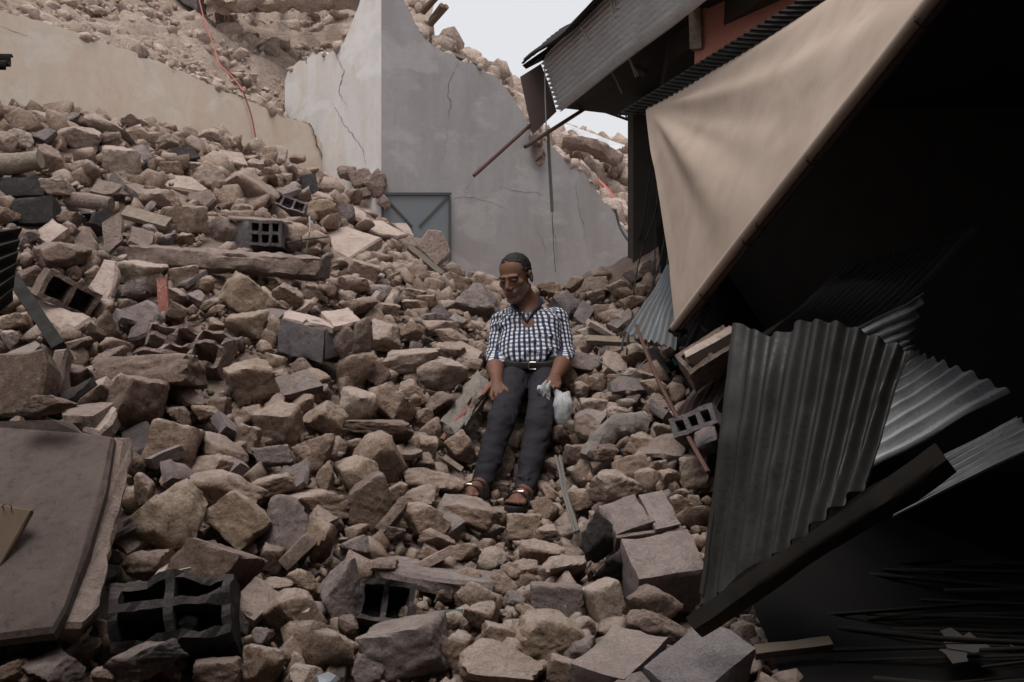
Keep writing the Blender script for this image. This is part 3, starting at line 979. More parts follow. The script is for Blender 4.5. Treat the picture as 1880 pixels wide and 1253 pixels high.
# ------------------------------------------------------------------ larger debris on the slope
def ref(px, py, lift=.05):
    d = hit(px, py)
    return (d if d else 5.0) - lift
def slab(name, label, pts, t, mat, cat='slab', lift=.06, seed=1, jag=.01, at=None, parent=None):
    cx = at[0] if at else np.mean([p[0] for p in pts]); cy = at[1] if at else np.mean([p[1] for p in pts])
    d0 = ref(cx, cy, lift)
    Vv, F = poly_slab_vf([P(p[0], p[1], d0 + p[2]) for p in pts], t, seed, jag)
    return put(name, Vv, F, mat, parent, False, label=label, cat=cat)
def brick(name, label, O, A, B, t, mat, cat='block', lift=.06, seed=1, at=None, parent=None, amp=.004, chip=.012, cut=.025, d0=None):
    c = at or ((A[0] + B[0]) / 2, (A[1] + B[1]) / 2)
    d0 = d0 or ref(c[0], c[1], lift)
    Vv, F = panel_vf(P(O[0], O[1], d0 + O[2]), P(A[0], A[1], d0 + A[2]), P(B[0], B[1], d0 + B[2]), t, seed, cut, amp, chip)
    return put(name, Vv, F, mat, parent, True, label=label, cat=cat)
def hollow(name, label, c, dims, holes, rot, mat, lift=.06, seed=1, broken=0., wall=.022, closed=.02, d0=None, group=None):
    """cavities open on the local +z face"""
    Vv, F = hollow_vf(*dims, *holes, wall=wall, seed=seed, closed=closed, broken=broken)
    d = d0 or ref(c[0], c[1], lift)
    return put(name, pose(Vv, P(c[0], c[1], d), rot), F, mat, None, False, label=label, cat='block')
def lump(px, py, w, h, mat, parent=None, seed=1, d0=None, name='mortar_lump', roll=0, depth=.6, rough=1.7, **kw):
    d = d0 or ref(px, py)
    rk, F = rock_v(seed + 700, 4, 0, rough)
    sc = d / FPX
    Vv = rk * np.array((w * sc, (w + h) * .5 * sc * depth, h * sc)) * 1.1
    return put(name, pose(Vv, P(px, py, d), (0, roll, 0)), F, mat, parent, True, **kw)

# six-hole block and what is mortared to it
d_ = ref(455, 440, .10)
t6 = thing('hollow_block', P(455, 465, d_), 'grey hollow concrete block showing six square holes, lying on the lintel', 'block')
Vv, F = hollow_vf(.185, .145, .36, 3, 2, wall=.017, seed=4, closed=.05)
Mx = np.stack([unit((.95, .12, -.03)), unit(np.cross(unit(np.cross((.95, .12, -.03), (0.02, 0, 1))), (.95, .12, -.03))), unit(np.cross((.95, .12, -.03), (0.02, 0, 1)))], 1)
_ez = unit(np.cross(Mx[:, 0], Mx[:, 1]))
if _ez[1] > 0: _ez = -_ez
_ez = unit(_ez + np.array((.0, 0, 0)))
Mx = np.stack([Mx[:, 0], np.cross(_ez, Mx[:, 0]), _ez], 1)
put('block_body', pose(Vv, P(494, 434, d_ + .12), M=Mx), F, M['block'], t6, False)
brick('block_side', None, (430, 402, .05), (462, 406, -.03), (430, 459, .05), .2, M['block'], None, parent=t6, d0=d_, seed=3)
lump(408, 430, 66, 60, M['mortar'], t6, 2, d_ + .08)
put('top_mortar', *panel_vf(P(418, 396, d_ + .22), P(531, 403, d_ + .16), P(420, 401, d_ + .02), .012, 5, .02, .006, .008), M['mortar'], t6)
lump(538, 446, 30, 34, M['mortar'], t6, 12, d_ + .16)
# mortared pair
d_ = ref(595, 650, .16)
t2 = thing('mortared_blocks', P(595, 660, d_), 'pair of grey concrete blocks still mortared together, pale mortar on top', 'block')
brick('block', None, (512, 584, .02), (596, 606, -.06), (508, 646, .02), .2, M['block'], None, parent=t2, d0=d_, seed=7, at=(1, 1))
brick('block', None, (598, 604, -.06), (652, 592, .02), (598, 660, -.06), .2, M['block'], None, parent=t2, d0=d_, seed=8)
put('mortar_bed', *panel_vf(P(512, 582, d_ + .02), P(612, 602, d_ - .07), P(530, 570, d_ + .2), .025, 9, .02, .006, .012), M['slab'], t2)
put('mortar_bed', *panel_vf(P(610, 601, d_ - .07), P(664, 590, d_ + .02), P(588, 572, d_ + .14), .025, 9, .02, .006, .012), M['slab'], t2)
lump(665, 616, 36, 62, M['mortar'], t2, 3, d_ + .02)
lump(565, 617, 34, 58, M['mortar'], t2, 4, d_ - .0, depth=.35)
lump(630, 630, 40, 66, M['mortar'], t2, 5, d_ - .02, depth=.35)
lump(578, 573, 16, 10, M['dblock'], t2, 6, d_ + .03)
# upturned hollow block
hollow('hollow_block', 'upturned brown concrete block with broken open cells, left of the mortared pair', (340, 640), (.38, .19, .17), (3, 2), (52, 8, -6), M['mortar'], .08, 11, .5, .018)
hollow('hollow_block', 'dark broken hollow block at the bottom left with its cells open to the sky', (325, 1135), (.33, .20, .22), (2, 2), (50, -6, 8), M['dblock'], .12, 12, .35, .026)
for _k, (_x, _y, _w, _h) in enumerate(((250, 1088, 96, 34), (405, 1120, 60, 80), (300, 1196, 90, 40), (372, 1090, 60, 30), (345, 1150, 36, 50))):
    lump(_x, _y, _w, _h, M['dblock'], None, 140 + _k, ref(_x, _y, .14), 'mortar_lump', label='dark crust lump on the hollow block bottom left, %s from the left' % ('first', 'fifth', 'second', 'fourth', 'third')[_k], cat='rubble')
hollow('hollow_block', 'tilted hollow block with one dark cavity, behind the black bar', (122, 540), (.24, .13, .17), (2, 1), (98, 26, 40), M['mortar'], .10, 13, .1, .02)
hollow('hollow_block', 'small broken shell of a dark hollow block among stones at the bottom', (705, 1112), (.17, .13, .13), (2, 1), (60, 10, 10), M['dblock'], .06, 14, .5, .016)
brick('concrete_block', 'dark square concrete block at the left edge', (20, 362, 0), (97, 358, .03), (21, 412, -.02), .16, M['dblock'], seed=21, lift=.12)
brick('concrete_block', 'darker block half hidden under the grey log at the left edge', (-6, 326, .05), (80, 322, .05), (-6, 362, .04), .16, M['dblock'], seed=22, lift=.05)
brick('block_fragment', 'upright broken block end leaning among the cells, upper left', (186, 410, .02), (222, 384, .05), (190, 470, -.05), .03, M['mortar'], seed=23, lift=.12)
slab('block_fragment', 'flat brown web of a broken block lying beside the upright block end', [(133, 430, .05), (160, 420, .06), (178, 446, 0), (170, 470, -.04), (140, 462, -.02)], .03, M['mortar'], 'block', .08, 3)
hollow('hollow_block', 'broken block with two dark open cells behind the upright block end', (172, 408), (.16, .11, .12), (2, 1), (60, -10, -30), M['dblock'], .05, 24, .4, .014)
# the long lintel
d_ = ref(400, 480, .14)
t_ = thing('concrete_lintel', P(405, 505, d_), 'long rough concrete lintel lying across the left slope', 'beam')
put('beam', *panel_vf(P(226, 452, d_ - .05), P(594, 478, d_ + .02), P(226, 482, d_ - .06), .15, 31, .02, .014, .03, maxn=50), M['mortar'], t_)
put('top_crust', *panel_vf(P(232, 446, d_ + .08), P(590, 470, d_ + .14), P(228, 454, d_ - .04), .02, 32, .02, .013, .016, maxn=50), M['mortar'], t_)
lump(592, 490, 30, 46, M['grey'], t_, 7, d_ + .04, 'broken_end')
# plates and slabs
slab('pale_slab', 'pale smooth slab with honeycomb underside, tilted on the upper left slope', [(290, 318, .12), (352, 323, .1), (384, 348, -.02), (372, 352, -.03), (292, 342, 0)], .07, M['slab'], seed=2, jag=.003)
slab('pale_slab', 'short pale slab end touching the honeycomb slab', [(345, 352, .05), (385, 346, .06), (396, 364, -.02), (378, 380, -.05), (340, 366, 0)], .06, M['mortar'], seed=3, jag=.004)
slab('pale_slab', 'large pale square slab lying on the slope below the door', [(588, 421, .22), (637, 415, .28), (702, 436, .12), (640, 475, -.14), (602, 455, -.02)], .09, M['slab'], seed=4, jag=.004)
slab('floor_plate', 'thin pale plate, uppermost of the stack below the metal door', [(640, 369, .2), (668, 371, .2), (736, 391, .1), (762, 434, -.1), (742, 428, -.08), (700, 395, 0), (652, 385, .05)], .035, M['slab'], 'plate', seed=5, jag=.004, lift=.1)
slab('floor_plate', 'thin pale plate, lower one of the stack below the metal door', [(656, 404, .1), (700, 404, .12), (748, 430, -.06), (730, 434, -.08), (676, 426, -.04)], .035, M['slab'], 'plate', seed=6, jag=.004, lift=.08)
slab('mortar_slab', 'tilted mortar slab leaning just below the door of the grey house', [(786, 420, .05), (812, 424, .06), (829, 464, 0), (802, 489, -.08), (762, 450, -.02)], .07, M['mortar'], seed=7, jag=.006, lift=.14)
lump(790, 424, 70, 42, M['mortar'], None, 9, ref(790, 430, .05), 'mortar_lump', label='rough mortar lump on top of the tilted slab by the door', cat='rubble')
slab('mortar_slab', 'flat pale slab with a loose corner, left of the pale stones high on the slope', [(110, 262, .1), (150, 230, .16), (180, 258, .1), (164, 274, 0), (126, 276, -.02)], .05, M['slab'], seed=8)
slab('mortar_slab', 'pale flat slab right of the honeycomb slab on the upper slope', [(395, 272, .1), (445, 280, .1), (456, 304, 0), (398, 292, .02)], .04, M['slab'], seed=9, jag=.004)
slab('mortar_slab', 'grey pointed concrete shard on the upper left slope', [(190, 335, .02), (208, 311, .05), (245, 338, .0), (248, 360, -.04), (176, 356, -.03)], .05, M['grey'], seed=10)
slab('mortar_slab', 'dusty flat slab under the black bar at the left', [(45, 545, .1), (110, 560, .1), (170, 582, 0), (125, 615, -.08), (80, 590, -.02)], .06, M['slab'], seed=11)
slab('mortar_slab', 'leaning smooth pale slab between the hollow block and the red tile', [(190, 474, .08), (214, 477, .08), (212, 520, 0), (190, 560, -.08), (160, 525, -.02)], .06, M['slab'], seed=12, lift=.12)
brick('concrete_block', 'rounded grey block end standing beside the red tile', (216, 512, 0), (270, 508, .02), (218, 545, -.02), .1, M['grey'], seed=25, lift=.10, chip=.03)
slab('block_fragment', 'grey concrete web fragment below the rounded block end', [(220, 565, .04), (268, 548, .06), (290, 575, 0), (272, 612, -.05), (232, 625, -.05), (240, 590, 0)], .05, M['grey'], 'block', seed=13, lift=.12)
brick('clay_tile', 'red hollow clay tile standing between stones on the left', (286, 510, .01), (306, 508, .02), (290, 578, -.03), .05, M['terra'], 'tile', seed=26, lift=.12, chip=.004, amp=.002)
brick('black_bar', 'black metal bar leaning at the left edge', (12, 515, .0), (34, 503, .02), (95, 640, -.12), .05, M['black_metal'], 'bar', seed=27, lift=.22, at=(60, 580), chip=.004, amp=.002)
slab('mortar_slab', 'dark leaning slab with a rough end beside the black bar', [(100, 640, .03), (122, 638, .03), (108, 720, -.06), (66, 724, -.08)], .07, M['mortar'], seed=14, lift=.16)
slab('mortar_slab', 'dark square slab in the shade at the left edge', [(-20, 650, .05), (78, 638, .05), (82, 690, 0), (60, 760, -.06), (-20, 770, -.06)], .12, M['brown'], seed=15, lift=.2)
# honeycomb clay pieces on the upper slope
hollow('hollow_block', 'row of broken dark cells on the upper slope right of the honeycomb slab', (528, 376), (.26, .10, .12), (3, 1), (66, 18, 5), M['block'], .05, 41, .3, .014)
brick('concrete_block', 'small dark cube below the broken corner of the grey house', (553, 322, 0), (580, 317, .05), (558, 358, -.03), .1, M['dblock'], seed=42, lift=.14)
brick('concrete_block', 'dark dusty block with a pale top on the upper left slope', (310, 203, .0), (370, 210, .02), (312, 224, -.02), .16, M['dblock'], seed=43, lift=.10)
brick('concrete_block', 'grey tilted block with two faces on the upper left slope', (230, 272, .06), (262, 263, .12), (252, 298, -.06), .1, M['block'], seed=44, lift=.10)
brick('concrete_block', 'dark long block beside the pale stones high on the slope', (314, 276, 0), (352, 266, .05), (330, 298, -.05), .1, M['dblock'], seed=45, lift=.08)
brick('concrete_block', 'smooth grey block standing on edge just behind the man', (1014, 545, .02), (1040, 526, .12), (1046, 578, -.04), .12, M['block'], seed=46, lift=.30)
brick('concrete_block', 'second smooth grey block leaning on the one behind the man', (1048, 580, 0), (1068, 548, .08), (1074, 598, -.04), .06, M['block'], seed=47, lift=.25)
brick('concrete_block', 'long pale block lying by the rusty rods on the right', (1186, 640, .1), (1206, 634, .16), (1212, 690, -.08), .1, M['block'], seed=48, lift=.12)
# pipe, log, planks
Vp = None
tube('clay_pipe', [P(126, 366, ref(165, 368) + .05), P(160, 369, ref(165, 368)), P(204, 376, ref(165, 368) - .02)], [.042, .045, .04], M['clay_pipe'], n=14, label='pale clay pipe lying on the upper left slope', cat='pipe')
tube('grey_log', [P(-30, 300, ref(40, 300, .2)), P(20, 302, ref(40, 300, .2)), P(74, 293, ref(40, 300, .2))], [.06, .062, .05], M['grey_wood'], n=12, smooth_n=4, label='short grey log at the left edge above the dark blocks', cat='log')
def plank(label, a, b, w, t, mat, lift=.08, da=0, db=0, name='plank', cat='plank', d0=None):
    d = d0 or ref((a[0] + b[0]) / 2, (a[1] + b[1]) / 2, lift)
    A, B = P(a[0], a[1], d + da), P(b[0], b[1], d + db)
    s = unit(np.cross(B - A, (0, -.6, .8))) * w
    return put(name, *panel_vf(A - s / 2, B - s / 2, A + s / 2, t, int(a[0]), .05, .003, .004, maxn=24), mat, None, True, label=label, cat=cat)
plank('dark plank sloping down from the stack of plates by the door', (752, 452), (812, 502), .05, .03, M['dark_wood'], .12, .1, -.1)
plank('dark plank leaning against the foot of the grey house', (832, 466), (884, 503), .06, .03, M['dark_wood'], .1, .1, -.02)
plank('short dusty plank lying on the slope right of the man', (1076, 620), (1166, 624), .05, .03, M['grey_wood'], .1)
plank('long dusty board below the clay pipe', (225, 385), (310, 408), .10, .03, M['grey_wood'], .08)
plank('narrow splintered board under the long lintel at the left', (290, 358), (355, 380), .05, .03, M['grey_wood'], .05)
plank('splintered stick left of the trouser legs', (815, 838), (850, 862), .03, .02, M['grey_wood'], .08)
# dusty board beside the man
d_ = ref(850, 745, .10)
t_ = thing('padded_board', P(830, 800, d_), 'dusty grey padded board sloping down beside the man with a red edge', 'board')
put('padding', *panel_vf(P(878, 672, d_ + .16), P(806, 772, d_ - .18), P(904, 700, d_ + .10), .06, 51, .02, .022, .04, maxn=30), M['sackcloth'], t_)
put('red_edge', *tube_vf([P(905, 702, d_ + .07), P(870, 742, d_ - .02), P(835, 775, d_ - .14), P(812, 808, d_ - .2)], .012, 7, True, 5), M['red_strip'], t_)
put('under_board', *panel_vf(P(886, 706, d_ + .10), P(826, 790, d_ - .14), P(898, 720, d_ + .06), .04, 52, .03, .006, .01), M['grey_wood'], t_)
# draped cloth on the right slope
t_ = ref(1125, 800, .05)
Vv, F = tube_vf([P(1078, 842, t_ - .1), P(1094, 822, t_ - .07), P(1118, 796, t_ - .04), P(1150, 784, t_), P(1186, 792, t_ + .02)], [.035, .05, .06, .07, .05], 14, True, 8)
Vv = Vv + .016 * np.stack([fbm(Vv * 14 + 9 * a, 3, 60 + a) for a in range(3)], 1)
put('draped_cloth', Vv, F, M['sackcloth'], None, True, label='grey dusty cloth draped over stones below the white bag', cat='cloth')
# flat concrete strip
slab('concrete_strip', 'flat dusty concrete strip lying across the foot of the slope', [(658, 1020, .12), (720, 1018, .2), (912, 1050, .12), (905, 1072, -.04), (800, 1062, -.06), (690, 1040, -.02)], .06, M['grey'], seed=16, jag=.01, lift=.10)
# big slab bottom left
d_ = 3.02
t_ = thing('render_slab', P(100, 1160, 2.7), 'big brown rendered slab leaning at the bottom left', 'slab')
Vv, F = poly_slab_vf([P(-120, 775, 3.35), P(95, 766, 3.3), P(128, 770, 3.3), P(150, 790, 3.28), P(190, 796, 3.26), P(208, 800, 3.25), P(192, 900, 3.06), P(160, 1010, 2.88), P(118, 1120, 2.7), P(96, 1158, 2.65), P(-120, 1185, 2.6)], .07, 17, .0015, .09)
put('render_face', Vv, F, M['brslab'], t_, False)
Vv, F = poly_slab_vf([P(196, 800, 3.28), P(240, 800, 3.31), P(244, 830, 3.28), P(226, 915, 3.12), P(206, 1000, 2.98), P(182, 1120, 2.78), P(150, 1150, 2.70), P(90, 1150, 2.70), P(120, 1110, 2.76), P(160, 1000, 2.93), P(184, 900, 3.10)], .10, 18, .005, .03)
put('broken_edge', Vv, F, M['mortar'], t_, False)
put('tile_edge', *panel_vf(P(228, 806, 3.285), P(243, 806, 3.31), P(206, 925, 3.09), .03, 54, .03, .001, .003), M['brown'], t_)
slab('board_scrap', 'raw wooden board end with nails lying on the brown slab', [(-30, 925, .03), (0, 930, .03), (55, 940, .0), (40, 968, -.02), (0, 1036, -.08), (-30, 1060, -.1)], .02, M['wood'], 'board', seed=19, jag=.001, at=(20, 980), lift=0)
bo = bpy.context.scene.objects['board_scrap']
_dz = P(20, 980, 2.9) - P(20, 980, ref(20, 980, 0))
bo.location = bo.location + V3(_dz)
for k, (nx, ny) in enumerate(((8, 938), (22, 945))):
    a = P(nx, ny, 2.92); b = P(nx - 4 + 3 * k, ny - 8 - 3 * (k % 2), 2.90); c = P(nx + 2 - 4 * k, ny - 13 - 4 * (k % 2), 2.895)
    tube('nail', [a, b, c], .0015, M['wire_dark'], bo, n=5)
lump(85, 745, 96, 40, M['brown'], None, 15, 3.22, 'mortar_lump', 6, label='rough dark lump resting on the top edge of the brown slab', cat='rubble')
slab('mortar_slab', 'pale block end with a red tile edge above the brown slab', [(150, 760, .05), (225, 740, .1), (205, 775, 0), (182, 795, -.04), (150, 788, -.02)], .06, M['slab'], seed=20, lift=.15)
# mortared blocks on the right
t_ = thing('mortared_blocks', P(1180, 1080, 3.2), 'big chunk of grey blocks still mortared in courses, right of the sandals', 'block')
def rb(O, A, B, th, seed, mat=M['blockp']):
    put('block', *panel_vf(P(*O), P(*A), P(*B), th, seed, .022, .004, .01), mat, t_)
rb((1136, 986, 3.28), (1262, 968, 3.34), (1172, 1064, 3.10), .17, 61)
rb((1094, 926, 3.42), (1166, 905, 3.47), (1130, 980, 3.29), .17, 62)
rb((1172, 908, 3.47), (1218, 898, 3.50), (1205, 972, 3.31), .17, 63)
put('mortar_joint', *panel_vf(P(1130, 982, 3.30), P(1256, 964, 3.36), P(1133, 987, 3.29), .12, 64, .02, .006, .006), M['mortar'], t_)
lump(1100, 985, 66, 90, M['dblock'], t_, 65, 3.36, 'broken_core')
lump(1128, 1040, 70, 60, M['dblock'], t_, 66, 3.28, 'broken_core')
brick('concrete_block', 'grey block lying flat at the bottom right corner of the rubble', (1180, 1226, 2.62 - 3), (1302, 1128, 2.82 - 3), (1268, 1296, 2.50 - 3), .16, M['blockg'], seed=67, d0=3.0)
brick('concrete_block', 'grey block with a mortar bed left of the bottom right block', (1040, 1218, 2.66 - 3), (1128, 1140, 2.84 - 3), (1146, 1250, 2.60 - 3), .16, M['blockp'], seed=68, d0=3.0)
lump(1205, 1150, 110, 44, M['mortar'], None, 69, 2.86, 'mortar_lump', 20, label='crumbled mortar lying across the two blocks at the bottom right', cat='rubble')
brick('concrete_block', 'dark block partly below the flat block at the bottom edge', (1100, 1262, -.42), (1175, 1228, -.36), (1150, 1320, -.52), .16, M['block'], seed=70, d0=3.0)
# hollow blocks beside the corrugated sheet
def hollow_face(label, O, A, B, depth, holes, mat, seed, wall=.02):
    O_, A_, B_ = P(*O), P(*A), P(*B)
    x, y = A_ - O_, B_ - O_
    L, W = np.linalg.norm(x), np.linalg.norm(y)
    ux = x / L
    z = unit(np.cross(ux, y)); uy = np.cross(z, ux)
    mid = O_ + (x + y) / 2
    if np.dot(z, np.array((0, 0, CAMZ)) - mid) < 0: z, uy = -z, uy
    Vv, F = hollow_vf(L, W, depth, *holes, wall=wall, seed=seed)
    Mx = np.stack([ux, uy if np.dot(np.cross(ux, uy), z) > 0 else -uy, z], 1)
    put('hollow_block', pose(Vv, mid - z * depth / 2, M=Mx), F, mat, None, False, label=label, cat='block')
hollow_face('hollow block with four open cells behind the dark corrugated sheet', (1262, 690, 4.0), (1352, 632, 4.0), (1244, 650, 4.06), .16, (2, 2), M['mortar'], 71)
brick('concrete_block', 'dusty block top over the four-cell block beside the awning pole', (1248, 648, .0), (1342, 596, .0), (1258, 658, -.05), .06, M['slab'], seed=73, d0=4.05)
hollow_face('hollow block with two open cells beside the lower corrugated sheet', (1236, 806, 3.9), (1316, 778, 3.84), (1230, 768, 3.94), .16, (3, 1), M['block'], 72)
brick('block_fragment', 'flat grey block face below the two-cell block', (1270, 790, .0), (1312, 770, .0), (1275, 826, -.06), .08, M['block'], seed=74, d0=3.86)
# exposed masonry at the foot of the house corner
for k, (px, py, w, h) in enumerate(((664, 330, 46, 40), (690, 338, 40, 50), (640, 318, 40, 26), (705, 372, 26, 26), (672, 356, 40, 26))):
    q = onp(px, py, PL_L if px < 700 else PL_R, .03)
    lump(px, py, w, h, M['mortar'], hs, 80 + k, q[1] - .02, 'exposed_masonry', depth=.5)
# broken masonry hanging on the front face
for k, (px, py, w, h) in enumerate(((984, 252, 24, 34), (990, 280, 22, 34), (984, 235, 20, 24), (992, 296, 16, 20))):
    q = onp(px, py, PL_R, .03)
    lump(px, py, w, h, M['mortar'], hs, 90 + k, q[1] - .02, 'exposed_masonry', depth=.7)
# scraps
slab('green_scrap', 'turquoise plastic scrap by the four-cell hollow block', [(1235, 658, .02), (1250, 660, .02), (1254, 670, 0), (1240, 671, 0)], .008, M['green_scrap'], 'scrap', lift=.16, jag=.001)
slab('glass_scrap', 'dark green glass scrap at the foot of the slope', [(810, 1120, .03), (850, 1118, .05), (846, 1132, 0), (815, 1135, 0)], .01, M['scrap_green2'], 'scrap', lift=.08, jag=.002)
slab('stone_chip', 'flat blue-grey stone chip at the bottom edge', [(578, 1240, .03), (604, 1230, .05), (622, 1240, .02), (610, 1254, 0), (582, 1258, 0)], .03, M['zinc_blue'], 'stone', lift=.06, jag=.003)

# ------------------------------------------------------------------ debris hill details
tube('red_hose', [P(362, -14, 10.2), P(376, 40, 9.75), P(392, 84, 9.35), P(402, 116, 9.05), P(425, 140, 8.7), onp(444, 164, PL_C, .03), onp(452, 184, PL_C, .02), onp(462, 215, PL_C, .02), onp(470, 256, PL_C, .03)], .006, M['rope'], n=8, smooth_n=6,
     label='thin red hose hanging over the cream wall', cat='hose')
d_ = 11.2
t_ = thing('collapsed_roof', P(520, 30, d_), 'earth roof layer overhanging a dark hollow above the debris hill', 'roof')
Vv, F = panel_vf(P(372, 0, 10.0), P(668, -6, 10.1), P(372, -60, 10.5), .16, 21, .06, .05, .08, maxn=40)
Vx, Fx = poly_slab_vf([P(385, 2, 10.2), P(470, 10, 9.9), P(560, 12, 9.9), P(640, 6, 10.0), P(672, -20, 10.2), P(660, -130, 12.0), P(390, -130, 12.0)], .3, 21, .06, .12)
put('earth_layer', Vv, F, M['dirt_hill'], t_, True)
for k in range(5):
    x = 410 + k * 48
    put('roof_pole', *tube_vf([P(x, 14 + (k % 2) * 4, 10.9), P(x + 20, 2, 12.4)], .035, 8), M['dark_wood'], t_)
brick('concrete_block', 'grey block wall remnant at the top edge above the debris hill', (292, -20, .0), (362, 22, -.2), (292, -60, .0), .2, M['block'], d0=10.3, seed=81)
slab('roof_tile', 'red tile scrap beside the grey block remnant above the hill', [(266, 12, 0), (288, 2, .1), (290, 9, .05), (272, 17, -.03)], .02, M['terra'], 'tile', d_ and .0, 4, .001) if False else None
put('roof_tile', *panel_vf(P(266, 13, 9.9), P(290, 3, 10.0), P(268, 18, 9.85), .03, 3, .05, .002, .002), M['terra'], None, label='red tile scrap beside the grey block remnant above the hill', cat='tile')
rr = random.Random(5)
for k, (px, py, w, h, s) in enumerate(((118, 5, 46, 26, 1), (40, 12, 36, 20, 2), (260, 40, 40, 22, 3), (90, 30, 24, 16, 4), (418, 35, 34, 26, 5), (420, 62, 50, 40, 6), (450, 72, 34, 26, 7), (530, 52, 46, 30, 8), (578, 62, 34, 36, 9), (604, 66, 30, 26, 10),
                                       (490, 88, 44, 34, 11), (220, 74, 38, 20, 12), (512, 80, 40, 28, 13), (460, 145, 26, 20, 14), (350, 118, 30, 18, 15), (552, 190, 34, 30, 16), (535, 200, 40, 18, 17), (180, 20, 40, 20, 18))):
    d = hit(px, py, hill_f, 6.5, 13)
    if d is None: continue
    lump(px, py, w, h, M['hillstone'], None, 200 + s, d - .05, 'stone', label='%s stone on the debris hill, %s from the left' % ('pale' if s % 3 else 'ochre', 'x'), cat='stone', group='stones on the debris hill')
hl = sorted([o for o in COL.objects if o.get('group') == 'stones on the debris hill'], key=lambda o: o.location.x)
NUM = ['first', 'second', 'third', 'fourth', 'fifth', 'sixth', 'seventh', 'eighth', 'ninth', 'tenth', 'eleventh', 'twelfth', 'thirteenth', 'fourteenth', 'fifteenth', 'sixteenth', 'seventeenth', 'eighteenth']
for o, w in zip(hl, NUM):
    o['label'] = 'larger stone on the debris hill behind the cream wall, %s from the left' % w
# splintered poles on the house top
for k, (a, b) in enumerate((((776, 22), (803, -6)), ((790, 44), (820, 12)), ((793, 38), (812, 10)))):
    tube('roof_pole', [P(a[0], a[1], 9.15), P(b[0], b[1], 9.0)], [.035, .028], M['wood'], n=8, label='splintered roof pole on the house top, %s from the left' % NUM[k], cat='pole')
plank('board lying on the broken top edge of the grey house', (805, 88), (878, 116), .06, .03, M['dark_wood'], d0=8.95)
# metal roof strip and beam on the far heap
Vv, F = corr_vf(P(1034, 226, 11.6), P(1040, 242, 11.2), P(1148, 268, 11.6), P(1140, 280, 11.3), 2, .01, 18, lambda u, v: np.stack([u * 0, u * 0, .05 * np.sin(v * 14) * u], -1), .004)
put('roof_sheet', Vv, F, M['zinc'], None, True, label='crumpled grey metal strip on the far heap behind the post', cat='metal sheet')
Vv, F = tube_vf([P(1040, 262, 11.3), P(1090, 272, 11.25), P(1140, 294, 11.2)], [.08, .10, .06], 14, True, 9)
Vv = Vv + .05 * np.stack([fbm(Vv * 6 + 9 * a, 3, 70 + a) for a in range(3)], 1)
put('earth_beam', Vv, F, M['mortar'], None, True, label='earthen beam under the crumpled metal strip on the far heap', cat='beam')
tube('red_hose', [P(1085, 320, 10.8), P(1102, 335, 10.4), P(1118, 352, 10.1), P(1130, 372, 9.95), P(1134, 388, 9.9)], .018, M['rope'], n=7, smooth_n=5, label='red hose piece lying on the far heap by the post', cat='hose')
# ------------------------------------------------------------------ the shop building on the right
shop = thing('shop_building', (2.4, 4.0, .6), 'dark gutted shop on the right behind the tan awning', 'building')
def quad_box(name, pts, t, mat, parent=None, **kw):
    Vv, F = poly_slab_vf(pts, t, 3, 0, 9)
    return put(name, Vv, F, mat, parent, False, **kw)
def bx(name, x0, x1, y0, y1, z0, z1, mat, parent=None, **kw):
    Vv = np.array([(x, y, z) for x in (x0, x1) for y in (y0, y1) for z in (z0, z1)], float)
    F = [(0, 1, 3, 2), (4, 6, 7, 5), (0, 4, 5, 1), (2, 3, 7, 6), (0, 2, 6, 4), (1, 5, 7, 3)]
    return put(name, Vv, F, mat, parent, False, **kw)
bx('end_pillar', .785, .965, 6.45, 6.75, .6, 3.12, M['shade_dark'], shop)
bx('end_wall', .97, 3.9, 6.55, 6.75, .3, 3.3, M['shade_dark'], shop)
bx('back_wall', 3.9, 4.1, -1.5, 6.75, .2, 3.4, M['shade_dark'], shop)
bx('front_wall', 2.05, 2.2, -2.5, 1.5, 0, 3.1, M['shade_dark'], shop)
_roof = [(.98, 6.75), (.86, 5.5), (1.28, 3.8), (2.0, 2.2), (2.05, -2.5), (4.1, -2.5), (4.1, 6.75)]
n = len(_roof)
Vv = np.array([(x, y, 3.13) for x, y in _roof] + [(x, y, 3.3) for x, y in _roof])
put('flat_roof', Vv, [tuple(reversed(range(n))), tuple(range(n, 2 * n))] + [(i, (i + 1) % n, n + (i + 1) % n, n + i) for i in range(n)], M['shade_dark'], shop, False)
# red upper wall
quad_box('red_wall', [P(1278, -120, 5.0), P(1560, -160, 4.1), P(1560, 60, 4.1), P(1272, 130, 5.05)], .2, M['red_plaster'], shop)
put('corner_post', *panel_vf(P(1262, -30, 4.98), P(1284, -32, 4.95), P(1266, 90, 4.98), .06, 4, .06, .004, .006), M['grey_wood'], shop)
put('wall_crack', *tube_vf([P(1383, -10, 4.62), P(1384, 4, 4.62), P(1387, 16, 4.62)], .006, 5), M['crack'], shop)
